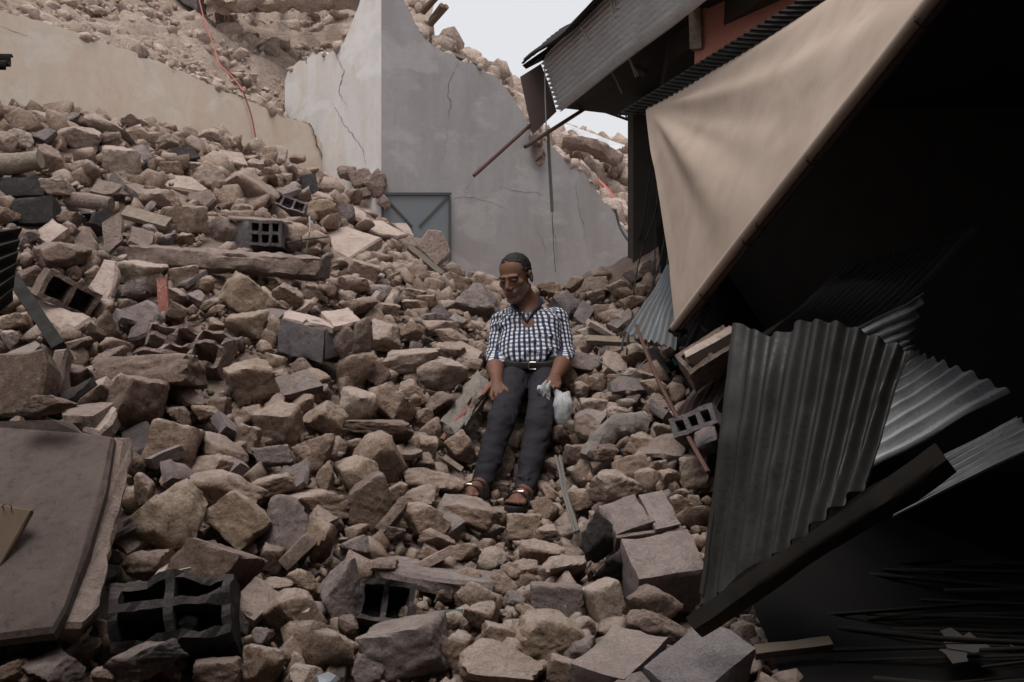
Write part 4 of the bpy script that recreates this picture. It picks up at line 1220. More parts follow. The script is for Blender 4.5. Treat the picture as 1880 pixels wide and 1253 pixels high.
# soffit and dark roof over the fascia
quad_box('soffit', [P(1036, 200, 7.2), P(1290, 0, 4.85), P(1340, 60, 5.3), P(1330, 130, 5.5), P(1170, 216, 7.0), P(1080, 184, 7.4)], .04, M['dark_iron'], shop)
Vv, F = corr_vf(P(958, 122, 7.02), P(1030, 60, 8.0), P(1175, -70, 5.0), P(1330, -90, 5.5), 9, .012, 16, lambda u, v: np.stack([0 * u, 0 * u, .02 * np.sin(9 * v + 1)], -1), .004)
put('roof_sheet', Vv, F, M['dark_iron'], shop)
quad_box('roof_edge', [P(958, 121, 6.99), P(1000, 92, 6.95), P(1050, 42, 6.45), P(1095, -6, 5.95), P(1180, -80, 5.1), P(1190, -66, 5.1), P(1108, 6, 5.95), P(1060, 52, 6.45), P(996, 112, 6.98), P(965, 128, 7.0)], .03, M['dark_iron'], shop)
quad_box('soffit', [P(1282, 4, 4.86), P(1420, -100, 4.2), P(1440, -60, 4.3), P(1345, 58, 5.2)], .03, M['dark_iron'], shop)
# bright corrugated fascia
fas = link('fascia_sheet', None, None, None, P(1028, 207, 7.0), 'sheet of grey corrugated metal slanting under the roof at the top', 'metal sheet')
Vv, F = corr_vf(P(994, 108, 7.0), P(1027, 206, 6.7), P(1240, -110, 4.95), P(1440, -118, 3.75), 12, .022, 24, None, .003, 8, .006, 3)
put('corrugated_panel', Vv, F, M['zinc'], fas)
for (px, py) in ((1010, 120), (1030, 185), (1110, 60), (1180, 60)):
    pass
quad_box('brown_sheet', [P(955, 141, 6.9), P(993, 117, 6.92), P(1012, 165, 6.92), P(1022, 205, 6.9), P(978, 247, 6.85)], .012, M['brown_metal'], None, label='brown metal sheet hanging from the end of the roof', cat='metal sheet')
tube('rusty_pole', [P(870, 323, 6.7), P(978, 226, 7.0)], .013, M['rust_rod'], label='rusty red pole jutting down left from the roof end', cat='pole')
tube('rusty_pole', [P(964, 270, 6.6), P(1094, 187, 7.3)], .014, M['rust_rod'], label='rusty red pole jutting out under the roof, right of the other', cat='pole')
tube('green_rail', [P(1006, 238, 7.0), P(1009, 300, 7.0), P(1014, 390, 7.0)], .014, M['green_rail'], n=4, label='thin greenish metal rail hanging straight down from the roof end', cat='rail')
tube('hanging_wire', [P(1000, 120, 6.85), P(1001, 180, 6.84), P(1003, 240, 6.86)], .005, M['wire_pale'], n=5, label='short grey cable hanging down the brown sheet', cat='cable')
tube('hanging_wire', [P(1014, 392, 6.98), P(1016, 450, 6.98), P(1020, 500, 6.98)], .0025, M['wire_dark'], n=4, label='thin wire hanging below the greenish rail', cat='cable')
# light truss
tr = thing('roof_truss', P(1110, 205, 7.4), 'thin black lattice truss against the sky under the roof', 'truss')
tA, tB = [(1058, 187), (1164, 224)], [(1070, 172), (1164, 207)]
for ln in (tA, tB):
    put('chord', *tube_vf([P(*ln[0], 7.5), P(*ln[1], 7.1)], .010, 6), M['black_metal'], tr)
for k in range(8):
    f = k / 8
    a = P(tA[0][0] + 106 * f, tA[0][1] + 37 * f, 7.5 - .4 * f); g = f + 1 / 16
    b = P(tB[0][0] + 94 * g, tB[0][1] + 35 * g, 7.5 - .4 * g); h_ = f + 1 / 8
    c = P(tA[0][0] + 106 * h_, tA[0][1] + 37 * h_, 7.5 - .4 * h_)
    put('lattice_bar', *tube_vf([a, b, c], .006, 5), M['black_metal'], tr)
# dark corrugated eave above the awning
Vv, F = corr_vf(P(1138, 206, 5.75), P(1500, -24, 3.9), P(1192, 214, 5.5), P(1600, -30, 3.6), 34, .008, 8, None, .004, 8, .01, 5)
put('eave_sheet', Vv, F, M['dark_iron'], None, True, label='dark corrugated eave running above the tan awning', cat='metal sheet')
for k, (pts, r, m) in enumerate((([(1118, -20, 5.6), (1128, 30, 5.6), (1150, 95, 5.65), (1168, 142, 5.7)], .006, 'wire_pale'), ([(1124, -20, 5.58), (1136, 40, 5.58), (1152, 100, 5.63), (1172, 140, 5.68)], .005, 'wire_pale'),
                                 ([(1066, 50, 6.0), (1086, 82, 6.0), (1110, 112, 6.0), (1128, 142, 6.0), (1142, 172, 6.0)], .005, 'wire_pale'))):
    tube('hanging_wire', [P(*q) for q in pts], r, M[m], n=5, smooth_n=4, label=('left' if k == 0 else 'right' if k == 1 else 'single curled') + (' strand of the paired pale cables crossing the corrugated fascia' if k < 2 else ' pale cable end hanging over the corrugated fascia'), cat='cable')
plank('short pale batten under the roof above the eave', (1166, 118), (1188, 132), .05, .03, M['wood'], d0=5.7)

# ------------------------------------------------------------------ the tan awning
TA, TB, TC, TD = P(1187, 196, 5.5), np.array((1.95, 2.25, 3.10)), P(1716, 4, 2.62), P(1240, 604, 4.6)
aw = thing('canvas_awning', TD, 'tan canvas awning collapsed at its far end, stretched to a slanting pole', 'awning')
nu, nv = 90, 70
u, v = np.meshgrid(np.linspace(0, 1, nu + 1), np.linspace(0, 1, nv + 1), indexing='ij')
u_, v_ = u[..., None], v[..., None]
B = TA * (1 - u_) * (1 - v_) + TB * u_ * (1 - v_) + TD * (1 - u_) * v_ + TC * u_ * v_
nm = unit(np.cross(TB - TA, TD - TA))
if np.dot(nm, np.array((0, 0, CAMZ)) - TA) < 0: nm = -nm
th = np.arctan2(v * 1.0, u * 1.5 + 1e-4)
rad = np.sqrt((u * 1.5) ** 2 + v ** 2)
fold = np.sin(th * 13.0 + .6) * .55 + np.sin(th * 23 + 2.2) * .3 + np.sin(th * 7.0) * .5
env = np.clip(rad / .25, 0, 1) * np.exp(-rad * 1.1) * 4 * v * (1 - v)
bul = .13 * np.sin(np.pi * np.clip(v, 0, 1) ** .6) * np.clip(.25 + u * 1.3, 0, 1)
soft = .007 * fbm(np.stack([u * 4, v * 4, u * 0], -1), 3, 3)
edge_sag = .03 * np.sin(v * math.pi) * np.exp(-u * 9)
disp = (fold * env * .046 + bul + soft * np.sin(np.pi * v) + .003 * env * np.sin(th * 41 + 3 * soft * 80))
B = B + nm * disp[..., None] + np.array((1.0, 0, 0)) * edge_sag[..., None]
Vt = np.vstack([B.reshape(-1, 3), (B - nm * .003).reshape(-1, 3)])
N = (nu + 1) * (nv + 1)
a = (np.arange(nu)[:, None] * (nv + 1) + np.arange(nv)[None]).ravel()
F = np.vstack([np.stack([a, a + nv + 1, a + nv + 2, a + 1], 1), N + np.stack([a, a + 1, a + nv + 2, a + nv + 1], 1)])
put('canvas', Vt, F, M['canvas'], aw)
pv = unit(TC - TD)
put('hem_roll', *tube_vf([TD - pv * .02 + nm * .012, TD + (TC - TD) * .35 + nm * .016, TD + (TC - TD) * .7 + nm * .014, TC + pv * .03 + nm * .012], [.017, .021, .02, .02], 10, True, 6), M['canvas'], aw)
put('pole', *tube_vf([TD - pv * .05 - nm * .02, TC + pv * .25 - nm * .02], .016, 10), M['brown_metal'], aw)
for k, f in enumerate((.18, .40, .46, .66, .97)):
    c = TD + (TC - TD) * f
    ring = [c + .028 * (math.cos(q) * nm + math.sin(q) * unit(np.cross(nm, pv))) + pv * .006 * k % 1 * 0 for q in np.linspace(0, 6.28, 12)]
    put('tie', *tube_vf(ring + [c + nm * .03 + pv * .03 - np.array((0, 0, .03))], .0028, 5), M['wire_dark'], aw)
put('end_clamp', *tube_vf([TD + np.array((-.03, .0, .0)), TD + np.array((.02, -.01, -.025)), TD + np.array((.05, 0, -.01))], [.014, .02, .012], 8), M['black_metal'], aw)

# ------------------------------------------------------------------ torn corrugated sheets in front of the shop
def warp1(u, v):
    b = .07 * np.sin(np.pi * u) * (1 - .4 * v)
    s = -.05 * np.clip(np.abs(u - .22) < .16, 0, 1) * np.cos((u - .22) / .16 * np.pi / 2) * np.clip(1 - v * 5, 0, 1)
    sag = -.10 * np.clip(u - .55, 0, 1) * (1 - v) + .03 * np.sin(np.pi * u * 1.2) * np.clip(1 - v * 3, 0, 1) + s
    buckle = .02 * np.exp(-((u - .12) / .12) ** 2) * np.sin(v * 5)
    return np.stack([0 * u, -b - buckle, sag * .8], -1)
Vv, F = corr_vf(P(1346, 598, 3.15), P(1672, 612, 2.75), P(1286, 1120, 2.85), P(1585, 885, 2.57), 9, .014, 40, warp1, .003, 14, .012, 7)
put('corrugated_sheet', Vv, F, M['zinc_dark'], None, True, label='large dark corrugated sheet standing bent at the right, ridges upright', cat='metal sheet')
put('corrugated_sheet', *panel_vf(P(1346, 597, 3.16), P(1352, 597, 3.13), P(1284, 1090, 2.87), .004, 2, .05, .004, 0), M['zinc_dark'], None, True, label='folded left edge strip of the large dark corrugated sheet', cat='metal sheet')
def warp2(u, v):
    return np.stack([-.12 * np.sin(np.pi * u) * v ** 2, .06 * np.sin(np.pi * u), .03 * np.sin(6 * u) * v - .05 * np.sin(np.pi * u) * v ** 2], -1)
Vv, F = corr_vf(P(1595, 862, 3.0), P(1560, 610, 3.3), P(1858, 714, 3.2), P(1699, 534, 3.45), 13, .011, 24, warp2, .003, 8, .02, 8)
put('corrugated_sheet', Vv, F, M['zinc_shine'], None, True, label='shinier torn corrugated sheet fanning out behind the large dark one', cat='metal sheet')
Vv, F = corr_vf(P(1640, 950, 2.75), P(1640, 885, 2.8), P(1925, 812, 2.9), P(1868, 765, 3.0), 6, .009, 14, None, .003, 8, .008, 9)
put('corrugated_sheet', Vv, F, M['zinc_shine'], None, True, label='small shiny corrugated sheet sticking out at the right edge', cat='metal sheet')
# rolled ridge sheet in front
Vr, Fr = [], []
A_, B_ = P(1275, 1150, 2.62), P(1738, 842, 2.42)
ax = unit(B_ - A_); sd = unit(np.cross(ax, (0, -1, 0))); nn = np.cross(sd, ax)
if nn[1] > 0: nn = -nn
m1, m2 = 26, 14
for i in range(m1 + 1):
    f = i / m1
    rr_ = .046 + .012 * f + .006 * math.sin(9 * f)
    for j in range(m2 + 1):
        an = math.pi * (j / m2) * 1.15 - .2
        q = A_ + (B_ - A_) * f + rr_ * .72 * (math.cos(an) * sd + .42 * (1 - abs(math.cos(an))) ** 1.0 * np.sign(math.sin(an)) * nn) + sd * .012 * math.sin(14 * f + 1) * (j == m2)
        Vr.append(q); 
Vr = np.array(Vr)
Vr += .005 * np.stack([fbm(Vr * 8 + 4 * a, 3, a) for a in range(3)], 1)
g = lambda i, j: i * (m2 + 1) + j
N = len(Vr)
cen = A_ + np.outer(np.repeat(np.linspace(0, 1, m1 + 1), m2 + 1), B_ - A_)
Vr2 = Vr + (cen - Vr) * .05
Fr = [(g(i, j), g(i + 1, j), g(i + 1, j + 1), g(i, j + 1)) for i in range(m1) for j in range(m2)] + [(N + g(i, j), N + g(i, j + 1), N + g(i + 1, j + 1), N + g(i + 1, j)) for i in range(m1) for j in range(m2)]
Fr += [(g(i, 0), N + g(i, 0), N + g(i + 1, 0), g(i + 1, 0)) for i in range(m1)] + [(g(i, m2), g(i + 1, m2), N + g(i + 1, m2), N + g(i, m2)) for i in range(m1)]
Fr += [(g(m1, j), g(m1, j + 1), N + g(m1, j + 1), N + g(m1, j)) for j in range(m2)] + [(g(0, j), N + g(0, j), N + g(0, j + 1), g(0, j + 1)) for j in range(m2)]
put('ridge_cap', np.vstack([Vr, Vr2]), Fr, M['ridge'], None, True, label='rolled dark ridge sheet lying slantwise below the standing corrugated sheet', cat='metal sheet')
# sheets leaning inside
Vv, F = corr_vf(P(1310, 720, 4.6), P(1450, 760, 4.2), P(1560, 480, 5.2), P(1800, 420, 4.6), 16, .011, 16, None, .003, 8, .02, 10)
put('corrugated_sheet', Vv, F, M['zinc_blue'], None, True, label='dim corrugated sheet leaning inside the dark shop under the pole', cat='metal sheet')
Vv, F = corr_vf(P(1148, 612, 5.0), P(1240, 640, 4.8), P(1228, 490, 5.3), P(1262, 480, 5.15), 8, .010, 14, None, .003, 8, .01, 11)
put('corrugated_sheet', Vv, F, M['zinc_blue'], None, True, label='bluish corrugated sheet leaning below the far corner of the awning', cat='metal sheet')
Vv, F = corr_vf(P(1230, 770, 4.2), P(1290, 800, 4.0), P(1330, 640, 4.4), P(1380, 640, 4.2), 6, .010, 12, None, .003, 8, .012, 12)
put('corrugated_sheet', Vv, F, M['brown_metal'], None, True, label='rust-brown sheet between the two hollow blocks', cat='metal sheet')
for k, (a, b) in enumerate((((1320, 700), (1560, 560)), ((1400, 620), (1640, 470)))):
    plank('dim wooden beam slanting inside the dark shop, %s one' % ('lower' if k == 0 else 'upper'), a, b, .06, .05, M['dark_wood'], d0=5.3)
bx('upper_wall', 2.1, 2.3, -2.5, 4.0, 3.32, 5.2, M['red_plaster'], shop)
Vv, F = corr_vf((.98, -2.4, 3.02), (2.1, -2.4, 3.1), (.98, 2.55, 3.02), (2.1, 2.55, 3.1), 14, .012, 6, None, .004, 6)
put('added_shade_eave', Vv, F, M['dark_iron'], shop)  # unseen eave, added to shade the corrugated sheets
# near-black sheet over the shop floor, shade put into its colour
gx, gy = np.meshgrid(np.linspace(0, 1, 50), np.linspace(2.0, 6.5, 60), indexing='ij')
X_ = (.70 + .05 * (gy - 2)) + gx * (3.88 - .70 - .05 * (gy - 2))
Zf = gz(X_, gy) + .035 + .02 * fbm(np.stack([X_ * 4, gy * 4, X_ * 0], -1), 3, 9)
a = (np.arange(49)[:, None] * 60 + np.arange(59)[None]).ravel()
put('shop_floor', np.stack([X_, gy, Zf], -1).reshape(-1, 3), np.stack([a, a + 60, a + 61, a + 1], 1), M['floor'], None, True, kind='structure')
# reeds on the floor, bottom right
reeds = thing('reed_mat', (1.3, 3.0, .66), 'dark collapsed reed matting on the floor at the bottom right', 'mat')
rr = random.Random(3)
rm = None
for k in range(52):
    x0, y0 = .75 + rr.uniform(-.05, .8), 2.35 + k * .033 + rr.uniform(-.01, .01)
    L = rr.uniform(.5, 1.9)
    if rm is None:
        Vv, F = tube_vf([(-.5, 0, 0), (-.2, .004, .004), (.1, -.003, .002), (.5, .003, 0)], .011, 6)
        rm = mesh_np('reed', Vv, F)
        rm.materials.append(M['reed'])
    o = bpy.data.objects.new('reed', rm)
    COL.objects.link(o)
    o.parent = reeds
    zz = .70 + .06 * math.sin(k * .21) + rr.uniform(0, .03)
    o.location = (x0 + L / 2 - 1.3, y0 - 3.0, zz - .66)
    o.rotation_euler = (rr.uniform(0, 6), rr.uniform(-.05, .05), rr.uniform(-.3, .3))
    o.scale = (L, rr.uniform(.3, 1.0), rr.uniform(.3, 1.0))
def scrap(label, pts, zz, mat, t=.004):
    Q = []
    for px, py in pts:
        r_ = np.array(((px - 940) / FPX, 1, (626.5 - py) / FPX))
        s_ = (zz - CAMZ) / r_[2]
        Q.append(np.array((0, 0, CAMZ)) + r_ * s_)
    Vv, F = poly_slab_vf(Q, t, 5, .006, .03)
    put('paper_scrap', Vv, F, mat, None, False, label=label, cat='scrap')
scrap('larger pale torn scrap lying on the reeds at the bottom right', [(1726, 1158), (1745, 1152), (1768, 1168), (1780, 1160), (1824, 1192), (1790, 1198), (1740, 1190)], .775, M['scrap'])
scrap('smaller pale torn scrap in front of the larger one on the reeds', [(1724, 1192), (1776, 1190), (1778, 1214), (1750, 1218)], .77, M['scrap'])
scrap('thin pale chip at the right edge of the reeds', [(1850, 1180), (1870, 1192), (1862, 1196)], .775, M['scrap'])
plank('splintered wood plank lying at the bottom right beside the block', (1385, 1192), (1528, 1174), .03, .03, M['dark_wood'], d0=2.75)
# rods, wires and bands on the right slope
tube('rusty_rod', [P(1168, 598, 4.9), P(1200, 680, 4.45), P(1240, 760, 4.1), P(1300, 868, 3.6)], .009, M['rust_rod'], n=6, smooth_n=4, label='long rusty rod slanting down the right slope to the corrugated sheet', cat='rod')
tube('rusty_rod', [P(1095, 660, 4.9), P(1150, 690, 4.6), P(1188, 660, 4.7)], .004, M['grey_rod'], n=5, smooth_n=4, label='thin bent rod lying on the slope right of the man', cat='rod')
for k, pts in enumerate((([(1020, 838, 4.02), (1028, 868, 3.9), (1036, 910, 3.75), (1056, 978, 3.55)]), ([(1028, 838, 4.02), (1034, 870, 3.9), (1041, 910, 3.75), (1062, 976, 3.55)]))):
    tube('metal_band', [P(*q) for q in pts], .0065, M['grey_rod'], n=6, smooth_n=5, label='bent grey metal band right of the sandals, %s strand' % ('left' if k == 0 else 'right'), cat='band')
tube('hanging_wire', [P(562, 466, 5.5), P(566, 440, 5.45), P(569, 420, 5.45), P(568, 398, 5.5)], .005, M['wire_pale'], n=5, smooth_n=3, label='stiff pale wire standing up beside the six-hole block', cat='cable')
tube('hanging_wire', [P(526, 446, 5.35), P(560, 440, 5.4), P(604, 435, 5.5)], .004, M['wire_dark'], n=5, label='thin rod lying right of the six-hole block', cat='rod')
wires = [([(1213, 300, 6.3), (1206, 380, 6.25), (1176, 470, 6.2), (1160, 560, 6.0), (1150, 650, 5.0)], .005), ([(1216, 330, 6.2), (1222, 420, 6.1), (1200, 520, 5.9), (1150, 610, 5.2), (1142, 640, 5.05)], .005),
         ([(1208, 330, 6.3), (1203, 440, 6.2), (1202, 520, 6.0), (1196, 620, 5.3)], .004), ([(1220, 360, 6.1), (1228, 460, 5.9), (1210, 530, 5.8), (1175, 570, 5.8), (1140, 620, 5.2)], .006),
         ([(1200, 280, 6.4), (1190, 340, 6.35), (1180, 420, 6.4), (1166, 452, 6.5)], .005), ([(1130, 385, 8.7), (1140, 420, 8.6), (1160, 448, 8.4), (1172, 442, 8.2)], .012)]
for k, (pts, r) in enumerate(wires):
    tube('hanging_wire', [P(*q) for q in pts], r, M['wire_dark'], n=5, smooth_n=6, label='dark cable dangling beside the far edge of the awning, %s of six' % NUM[k], cat='cable')
for k, (a, b, r) in enumerate((((1262, 640, 4.55), (1300, 560, 4.4), .014), ((1280, 590, 4.5), (1302, 610, 4.4), .012), ((1250, 640, 4.6), (1285, 648, 4.3), .012))):
    tube('twisted_bar', [P(*a), P(*b)], r, M['black_metal'], n=6, label='twisted black bar at the low end of the awning pole, %s of three' % NUM[k], cat='bar')

# ------------------------------------------------------------------ near left: edge of the alley, with an added roof out of view
alley = thing('alley_building', (-2.1, 0, 0), 'dark house side of the alley at the left edge', 'building')
bx('alley_wall', -2.3, -2.1, -3.5, 2.4, 0, 3.6, M['shade_dark'], alley)
Vv, F = corr_vf((-2.2, -3.5, 3.35), (2.2, -3.5, 3.25), (-2.2, 1.3, 3.35), (2.2, 1.3, 3.25), 50, .012, 6, None, .004, 6)
put('added_alley_roof', Vv, F, M['dark_iron'], alley)  # unseen roof, added and sized to shade the foreground
bx('alley_end', -2.25, 2.2, -3.7, -3.5, 0, 3.3, M['shade_dark'], alley)
Vv, F = corr_vf(P(-800, 80, 2.2), P(-800, 130, 2.15), P(24, 104, 2.3), P(10, 124, 2.25), 1.5, .01, 8, None, .004)
put('gutter_sheet', Vv, F, M['dark_iron'], None, True, label='black curled metal sheet end poking in at the upper left edge', cat='metal sheet')
Vv, F = corr_vf(P(-150, 440, 3.3), P(-170, 720, 3.2), P(38, 418, 3.6), P(22, 552, 3.45), 6, .016, 10, None, .004)
put('corrugated_sheet', Vv, F, M['dark_iron'], None, True, label='dark corrugated sheet end at the left edge above the black bar', cat='metal sheet')
# ------------------------------------------------------------------ the man: bodies as smooth-blended solids, turned into one surface
class Solid:
    def __init__(s, lo, hi, h):
        s.lo = np.asarray(lo, float); s.h = h
        s.n = np.ceil((np.asarray(hi) - s.lo) / h).astype(int) + 1
        s.a = np.full(tuple(s.n), .06, np.float32)
    def box(s, lo, hi, m):
        i0 = np.maximum(np.floor((np.asarray(lo) - m - s.lo) / s.h).astype(int), 0)
        i1 = np.minimum(np.ceil((np.asarray(hi) + m - s.lo) / s.h).astype(int) + 1, s.n)
        if (i1 <= i0).any(): return None, None
        ax = [s.lo[k] + s.h * np.arange(i0[k], i1[k]) for k in range(3)]
        G = np.stack(np.meshgrid(*ax, indexing='ij'), -1).astype(np.float32)
        return (slice(i0[0], i1[0]), slice(i0[1], i1[1]), slice(i0[2], i1[2])), G
    def _put(s, sl, d, k, mode):
        A = s.a[sl]
        if mode == 'add':
            hh = np.clip(.5 + .5 * (A - d) / k, 0, 1)
            s.a[sl] = A * (1 - hh) + d * hh - k * hh * (1 - hh)
        elif mode == 'sub':
            d = -d
            hh = np.clip(.5 - .5 * (A - d) / k, 0, 1)
            s.a[sl] = A * (1 - hh) + d * hh + k * hh * (1 - hh)
    def cap(s, a, b, ra, rb=None, k=.01, mode='add', flat=None):
        """tapered limb; flat = (axis, factor) squashes it along an axis"""
        a = np.asarray(a, float); b = np.asarray(b, float)
        rb = ra if rb is None else rb
        m = max(ra, rb) + k + 3 * s.h
        if flat is not None: m *= max(1, 1)
        sl, G = s.box(np.minimum(a, b), np.maximum(a, b), m)
        if sl is None: return
        ab = b - a
        t = np.clip(((G - a) @ ab) / (ab @ ab + 1e-12), 0, 1)
        q = G - (a + t[..., None] * ab)
        if flat is not None:
            axn, f = unit(flat[0]), flat[1]
            c = q @ axn
            q = q + (c * (1 / f - 1))[..., None] * axn
        d = np.linalg.norm(q, axis=-1) - (ra + (rb - ra) * t)
        if flat is not None: d = d * flat[1] ** .5
        s._put(sl, d.astype(np.float32), k, mode)
    def ell(s, c, r, Rm=None, k=.01, mode='add'):
        c = np.asarray(c, float); r = np.asarray(r, float) * (1.03 if Rm is not None else 1.0)
        sl, G = s.box(c - r.max(), c + r.max(), k + 3 * s.h)
        if sl is None: return
        q = G - c
        if Rm is not None: q = q @ np.asarray(Rm, float)
        k0 = np.linalg.norm(q / r, axis=-1)
        k1 = np.linalg.norm(q / (r * r), axis=-1)
        d = np.where(k1 > 1e-6, k0 * (k0 - 1) / np.maximum(k1, 1e-6), -r.min())
        s._put(sl, d.astype(np.float32), k, mode)
    def half(s, p, n, k=.004):
        """cut away everything on the side n points to"""
        ax = [s.lo[i] + s.h * np.arange(s.n[i]) for i in range(3)]
        G = np.stack(np.meshgrid(*ax, indexing='ij'), -1).astype(np.float32)
        d = -((G - np.asarray(p, np.float32)) @ np.asarray(unit(n), np.float32))
        s.a = np.maximum(s.a, -d)
    def ripple(s, fn, band=.03):
        idx = np.nonzero(np.abs(s.a) < band)
        pts = s.lo + s.h * np.stack(idx, 1)
        s.a[idx] += fn(pts).astype(np.float32)
    def mesh(s):
        A = s.a
        ins = A < 0
        c = [ins[i:ins.shape[0] - 1 + i, j:ins.shape[1] - 1 + j, k:ins.shape[2] - 1 + k] for i in (0, 1) for j in (0, 1) for k in (0, 1)]
        cnt = sum(x.astype(np.int8) for x in c)
        act = (cnt > 0) & (cnt < 8)
        ci = np.stack(np.nonzero(act), 1)
        vid = np.full(act.shape, -1, np.int64)
        vid[act] = np.arange(len(ci))
        acc = np.zeros((len(ci), 3)); num = np.zeros(len(ci))
        offs = [(i, j, k) for i in (0, 1) for j in (0, 1) for k in (0, 1)]
        for ea in offs:
            for ax in range(3):
                if ea[ax]: continue
                eb = list(ea); eb[ax] = 1
                va = A[ci[:, 0] + ea[0], ci[:, 1] + ea[1], ci[:, 2] + ea[2]]
                vb = A[ci[:, 0] + eb[0], ci[:, 1] + eb[1], ci[:, 2] + eb[2]]
                m = (va < 0) != (vb < 0)
                t = np.where(m, va / np.where(m, va - vb, 1), 0)
                p = np.tile(np.array(ea, float), (len(ci), 1))
                p[:, ax] = t
                acc[m] += p[m]; num[m] += 1
        V = s.lo + s.h * (ci + acc / num[:, None])
        F = []
        for ax in range(3):
            b, cc = (ax + 1) % 3, (ax + 2) % 3
            sa = [slice(None)] * 3; sb = [slice(None)] * 3
            sa[ax] = slice(0, -1); sb[ax] = slice(1, None)
            ch = ins[tuple(sa)] != ins[tuple(sb)]
            e = np.stack(np.nonzero(ch), 1)
            ok = (e[:, b] > 0) & (e[:, cc] > 0) & (e[:, b] < act.shape[b]) & (e[:, cc] < act.shape[cc])
            e = e[ok]
            flip = ins[e[:, 0], e[:, 1], e[:, 2]]
            q = []
            for db, dc in ((-1, -1), (0, -1), (0, 0), (-1, 0)):
                w = e.copy(); w[:, b] += db; w[:, cc] += dc
                q.append(vid[w[:, 0], w[:, 1], w[:, 2]])
            q = np.stack(q, 1)
            q[~flip] = q[~flip][:, ::-1]
            F.append(q)
        F = np.vstack(F)
        return V, F[(F >= 0).all(1)]

def vcol(me, cols):
    at = me.color_attributes.new('col', 'FLOAT_COLOR', 'POINT')
    c = np.ones((len(cols), 4), np.float32); c[:, :3] = cols
    at.data.foreach_set('color', c.ravel())

# joints, from the photograph; depths from the slope he sits on and from usual limb lengths
J = dict(neck=P(966, 558, 5.12), chest=P(971, 606, 5.04), belly=P(974, 648, 4.97), pelvis=P(971, 690, 4.93),
         shL=P(919, 590, 5.12), elL=P(907, 655, 5.02), wrL=P(912, 703, 4.715), shR=P(1029, 589, 5.12), elR=P(1040, 652, 5.02), wrR=P(1019, 692, 4.735),
         hipL=P(944, 694, 4.92), knL=P(919, 778, 4.46), anL=P(883, 893, 4.25), hipR=P(1002, 694, 4.92), knR=P(988, 786, 4.46), anR=P(963, 905, 4.25))
man = thing('person', P(930, 930, 4.2), 'man in a blue and white checked shirt sitting slumped on the rubble', 'person')
HEADC = P(946, 510, 5.02)
yaw, pitch, rollh = R(26), R(19), R(-3)
fw = np.array((-math.sin(yaw) * math.cos(pitch), -math.cos(yaw) * math.cos(pitch), -math.sin(pitch)))
rt = unit(np.cross((0, 0, 1.0), fw)) * -1
rt = unit(np.cross(fw, (0, 0, 1.0)))
if rt[0] < 0: rt = -rt
rt = unit(rt + np.array((0, 0, .07)))
upv = unit(np.cross(rt, fw)); 
if upv[2] < 0: upv = -upv
HM = np.stack([rt, fw, upv], 1)
HS = 1.03
def hd(x, y, z): return HEADC + HM @ np.array((x, y, z)) * HS

S = Solid(P(860, 455, 5.0) - np.array((.1, 1.15, .0)) - np.array((0, 0, 1.35)), P(1060, 455, 5.0) + np.array((.08, .32, .06)), .0042)
# head
S.ell(hd(0, -.018, .036), (.074, .092, .078), HM, .012)
S.ell(hd(0, .026, -.030), (.060, .062, .086), HM, .02)
S.ell(hd(0, .064, -.094), (.026, .022, .020), HM, .018)
for q in (-1, 1):
    S.cap(hd(.056 * q, -.005, -.052), hd(.022 * q, .058, -.094), .017, .014, .018)
    S.ell(hd(.044 * q, .055, -.014), (.020, .018, .017), HM, .014)
    S.cap(hd(.010 * q, .081, .024), hd(.046 * q, .070, .022), .0095, .008, .008)
    S.ell(hd(.079 * q, -.012, -.004), (.008, .018, .032), HM, .005)
    S.ell(hd(.086 * q, -.006, .0), (.005, .009, .018), HM, .003, 'sub')
S.cap(hd(0, .082, .016), hd(0, .104, -.026), .0085, .0125, .008)
for q in (-1, 1):
    S.ell(hd(.013 * q, .094, -.032), (.009, .011, .008), HM, .005)
    S.ell(hd(.030 * q, .094, .003), (.016, .014, .011), HM, .008, 'sub')
    S.ell(hd(.030 * q, .072, .002), (.0125, .0125, .011), HM, .002)
    S.cap(hd(.030 * q - .012, .082, .009), hd(.030 * q + .012, .082, .008), .0035, .0035, .004)
    S.cap(hd(.016 * q, .091, -.036), hd(.034 * q, .074, -.068), .003, .003, .006, 'sub')
S.cap(hd(-.024, .080, -.052), hd(.024, .080, -.052), .0105, .0105, .010)
S.cap(hd(-.021, .083, -.070), hd(.021, .083, -.070), .0075, .0075, .008)
S.cap(hd(-.024, .092, -.0615), hd(.024, .092, -.0615), .0022, .0022, .003, 'sub')
for z in (.040, .050, .060):
    S.cap(hd(-.035, .083 - (z - .04) * .5, z), hd(.035, .083 - (z - .04) * .5, z), .0012, .0012, .004, 'sub')
# neck and a slim core inside the clothes
S.cap(hd(0, -.022, -.055), J['neck'] + np.array((0, .02, -.01)), .054, .060, .02)
S.cap(J['neck'] + np.array((0, -.02, -.03)), J['chest'], .075, .085, .05)
S.cap(J['chest'], J['pelvis'], .075, .05, .03)
for a in 'LR':
    S.cap(J['neck'] + (0, 0, -.05), J['sh' + a], .04, .038, .03)
    S.cap(J['sh' + a], J['el' + a], .04, .036, .01)
    S.cap(J['el' + a], J['el' + a] * .55 + J['wr' + a] * .45, .037, .041, .015)
    S.cap(J['el' + a] * .55 + J['wr' + a] * .45, J['wr' + a], .041, .027, .015)
    S.cap(J['hip' + a], J['kn' + a], .05, .04, .01)
    S.cap(J['kn' + a], J['an' + a], .038, .034, .01)
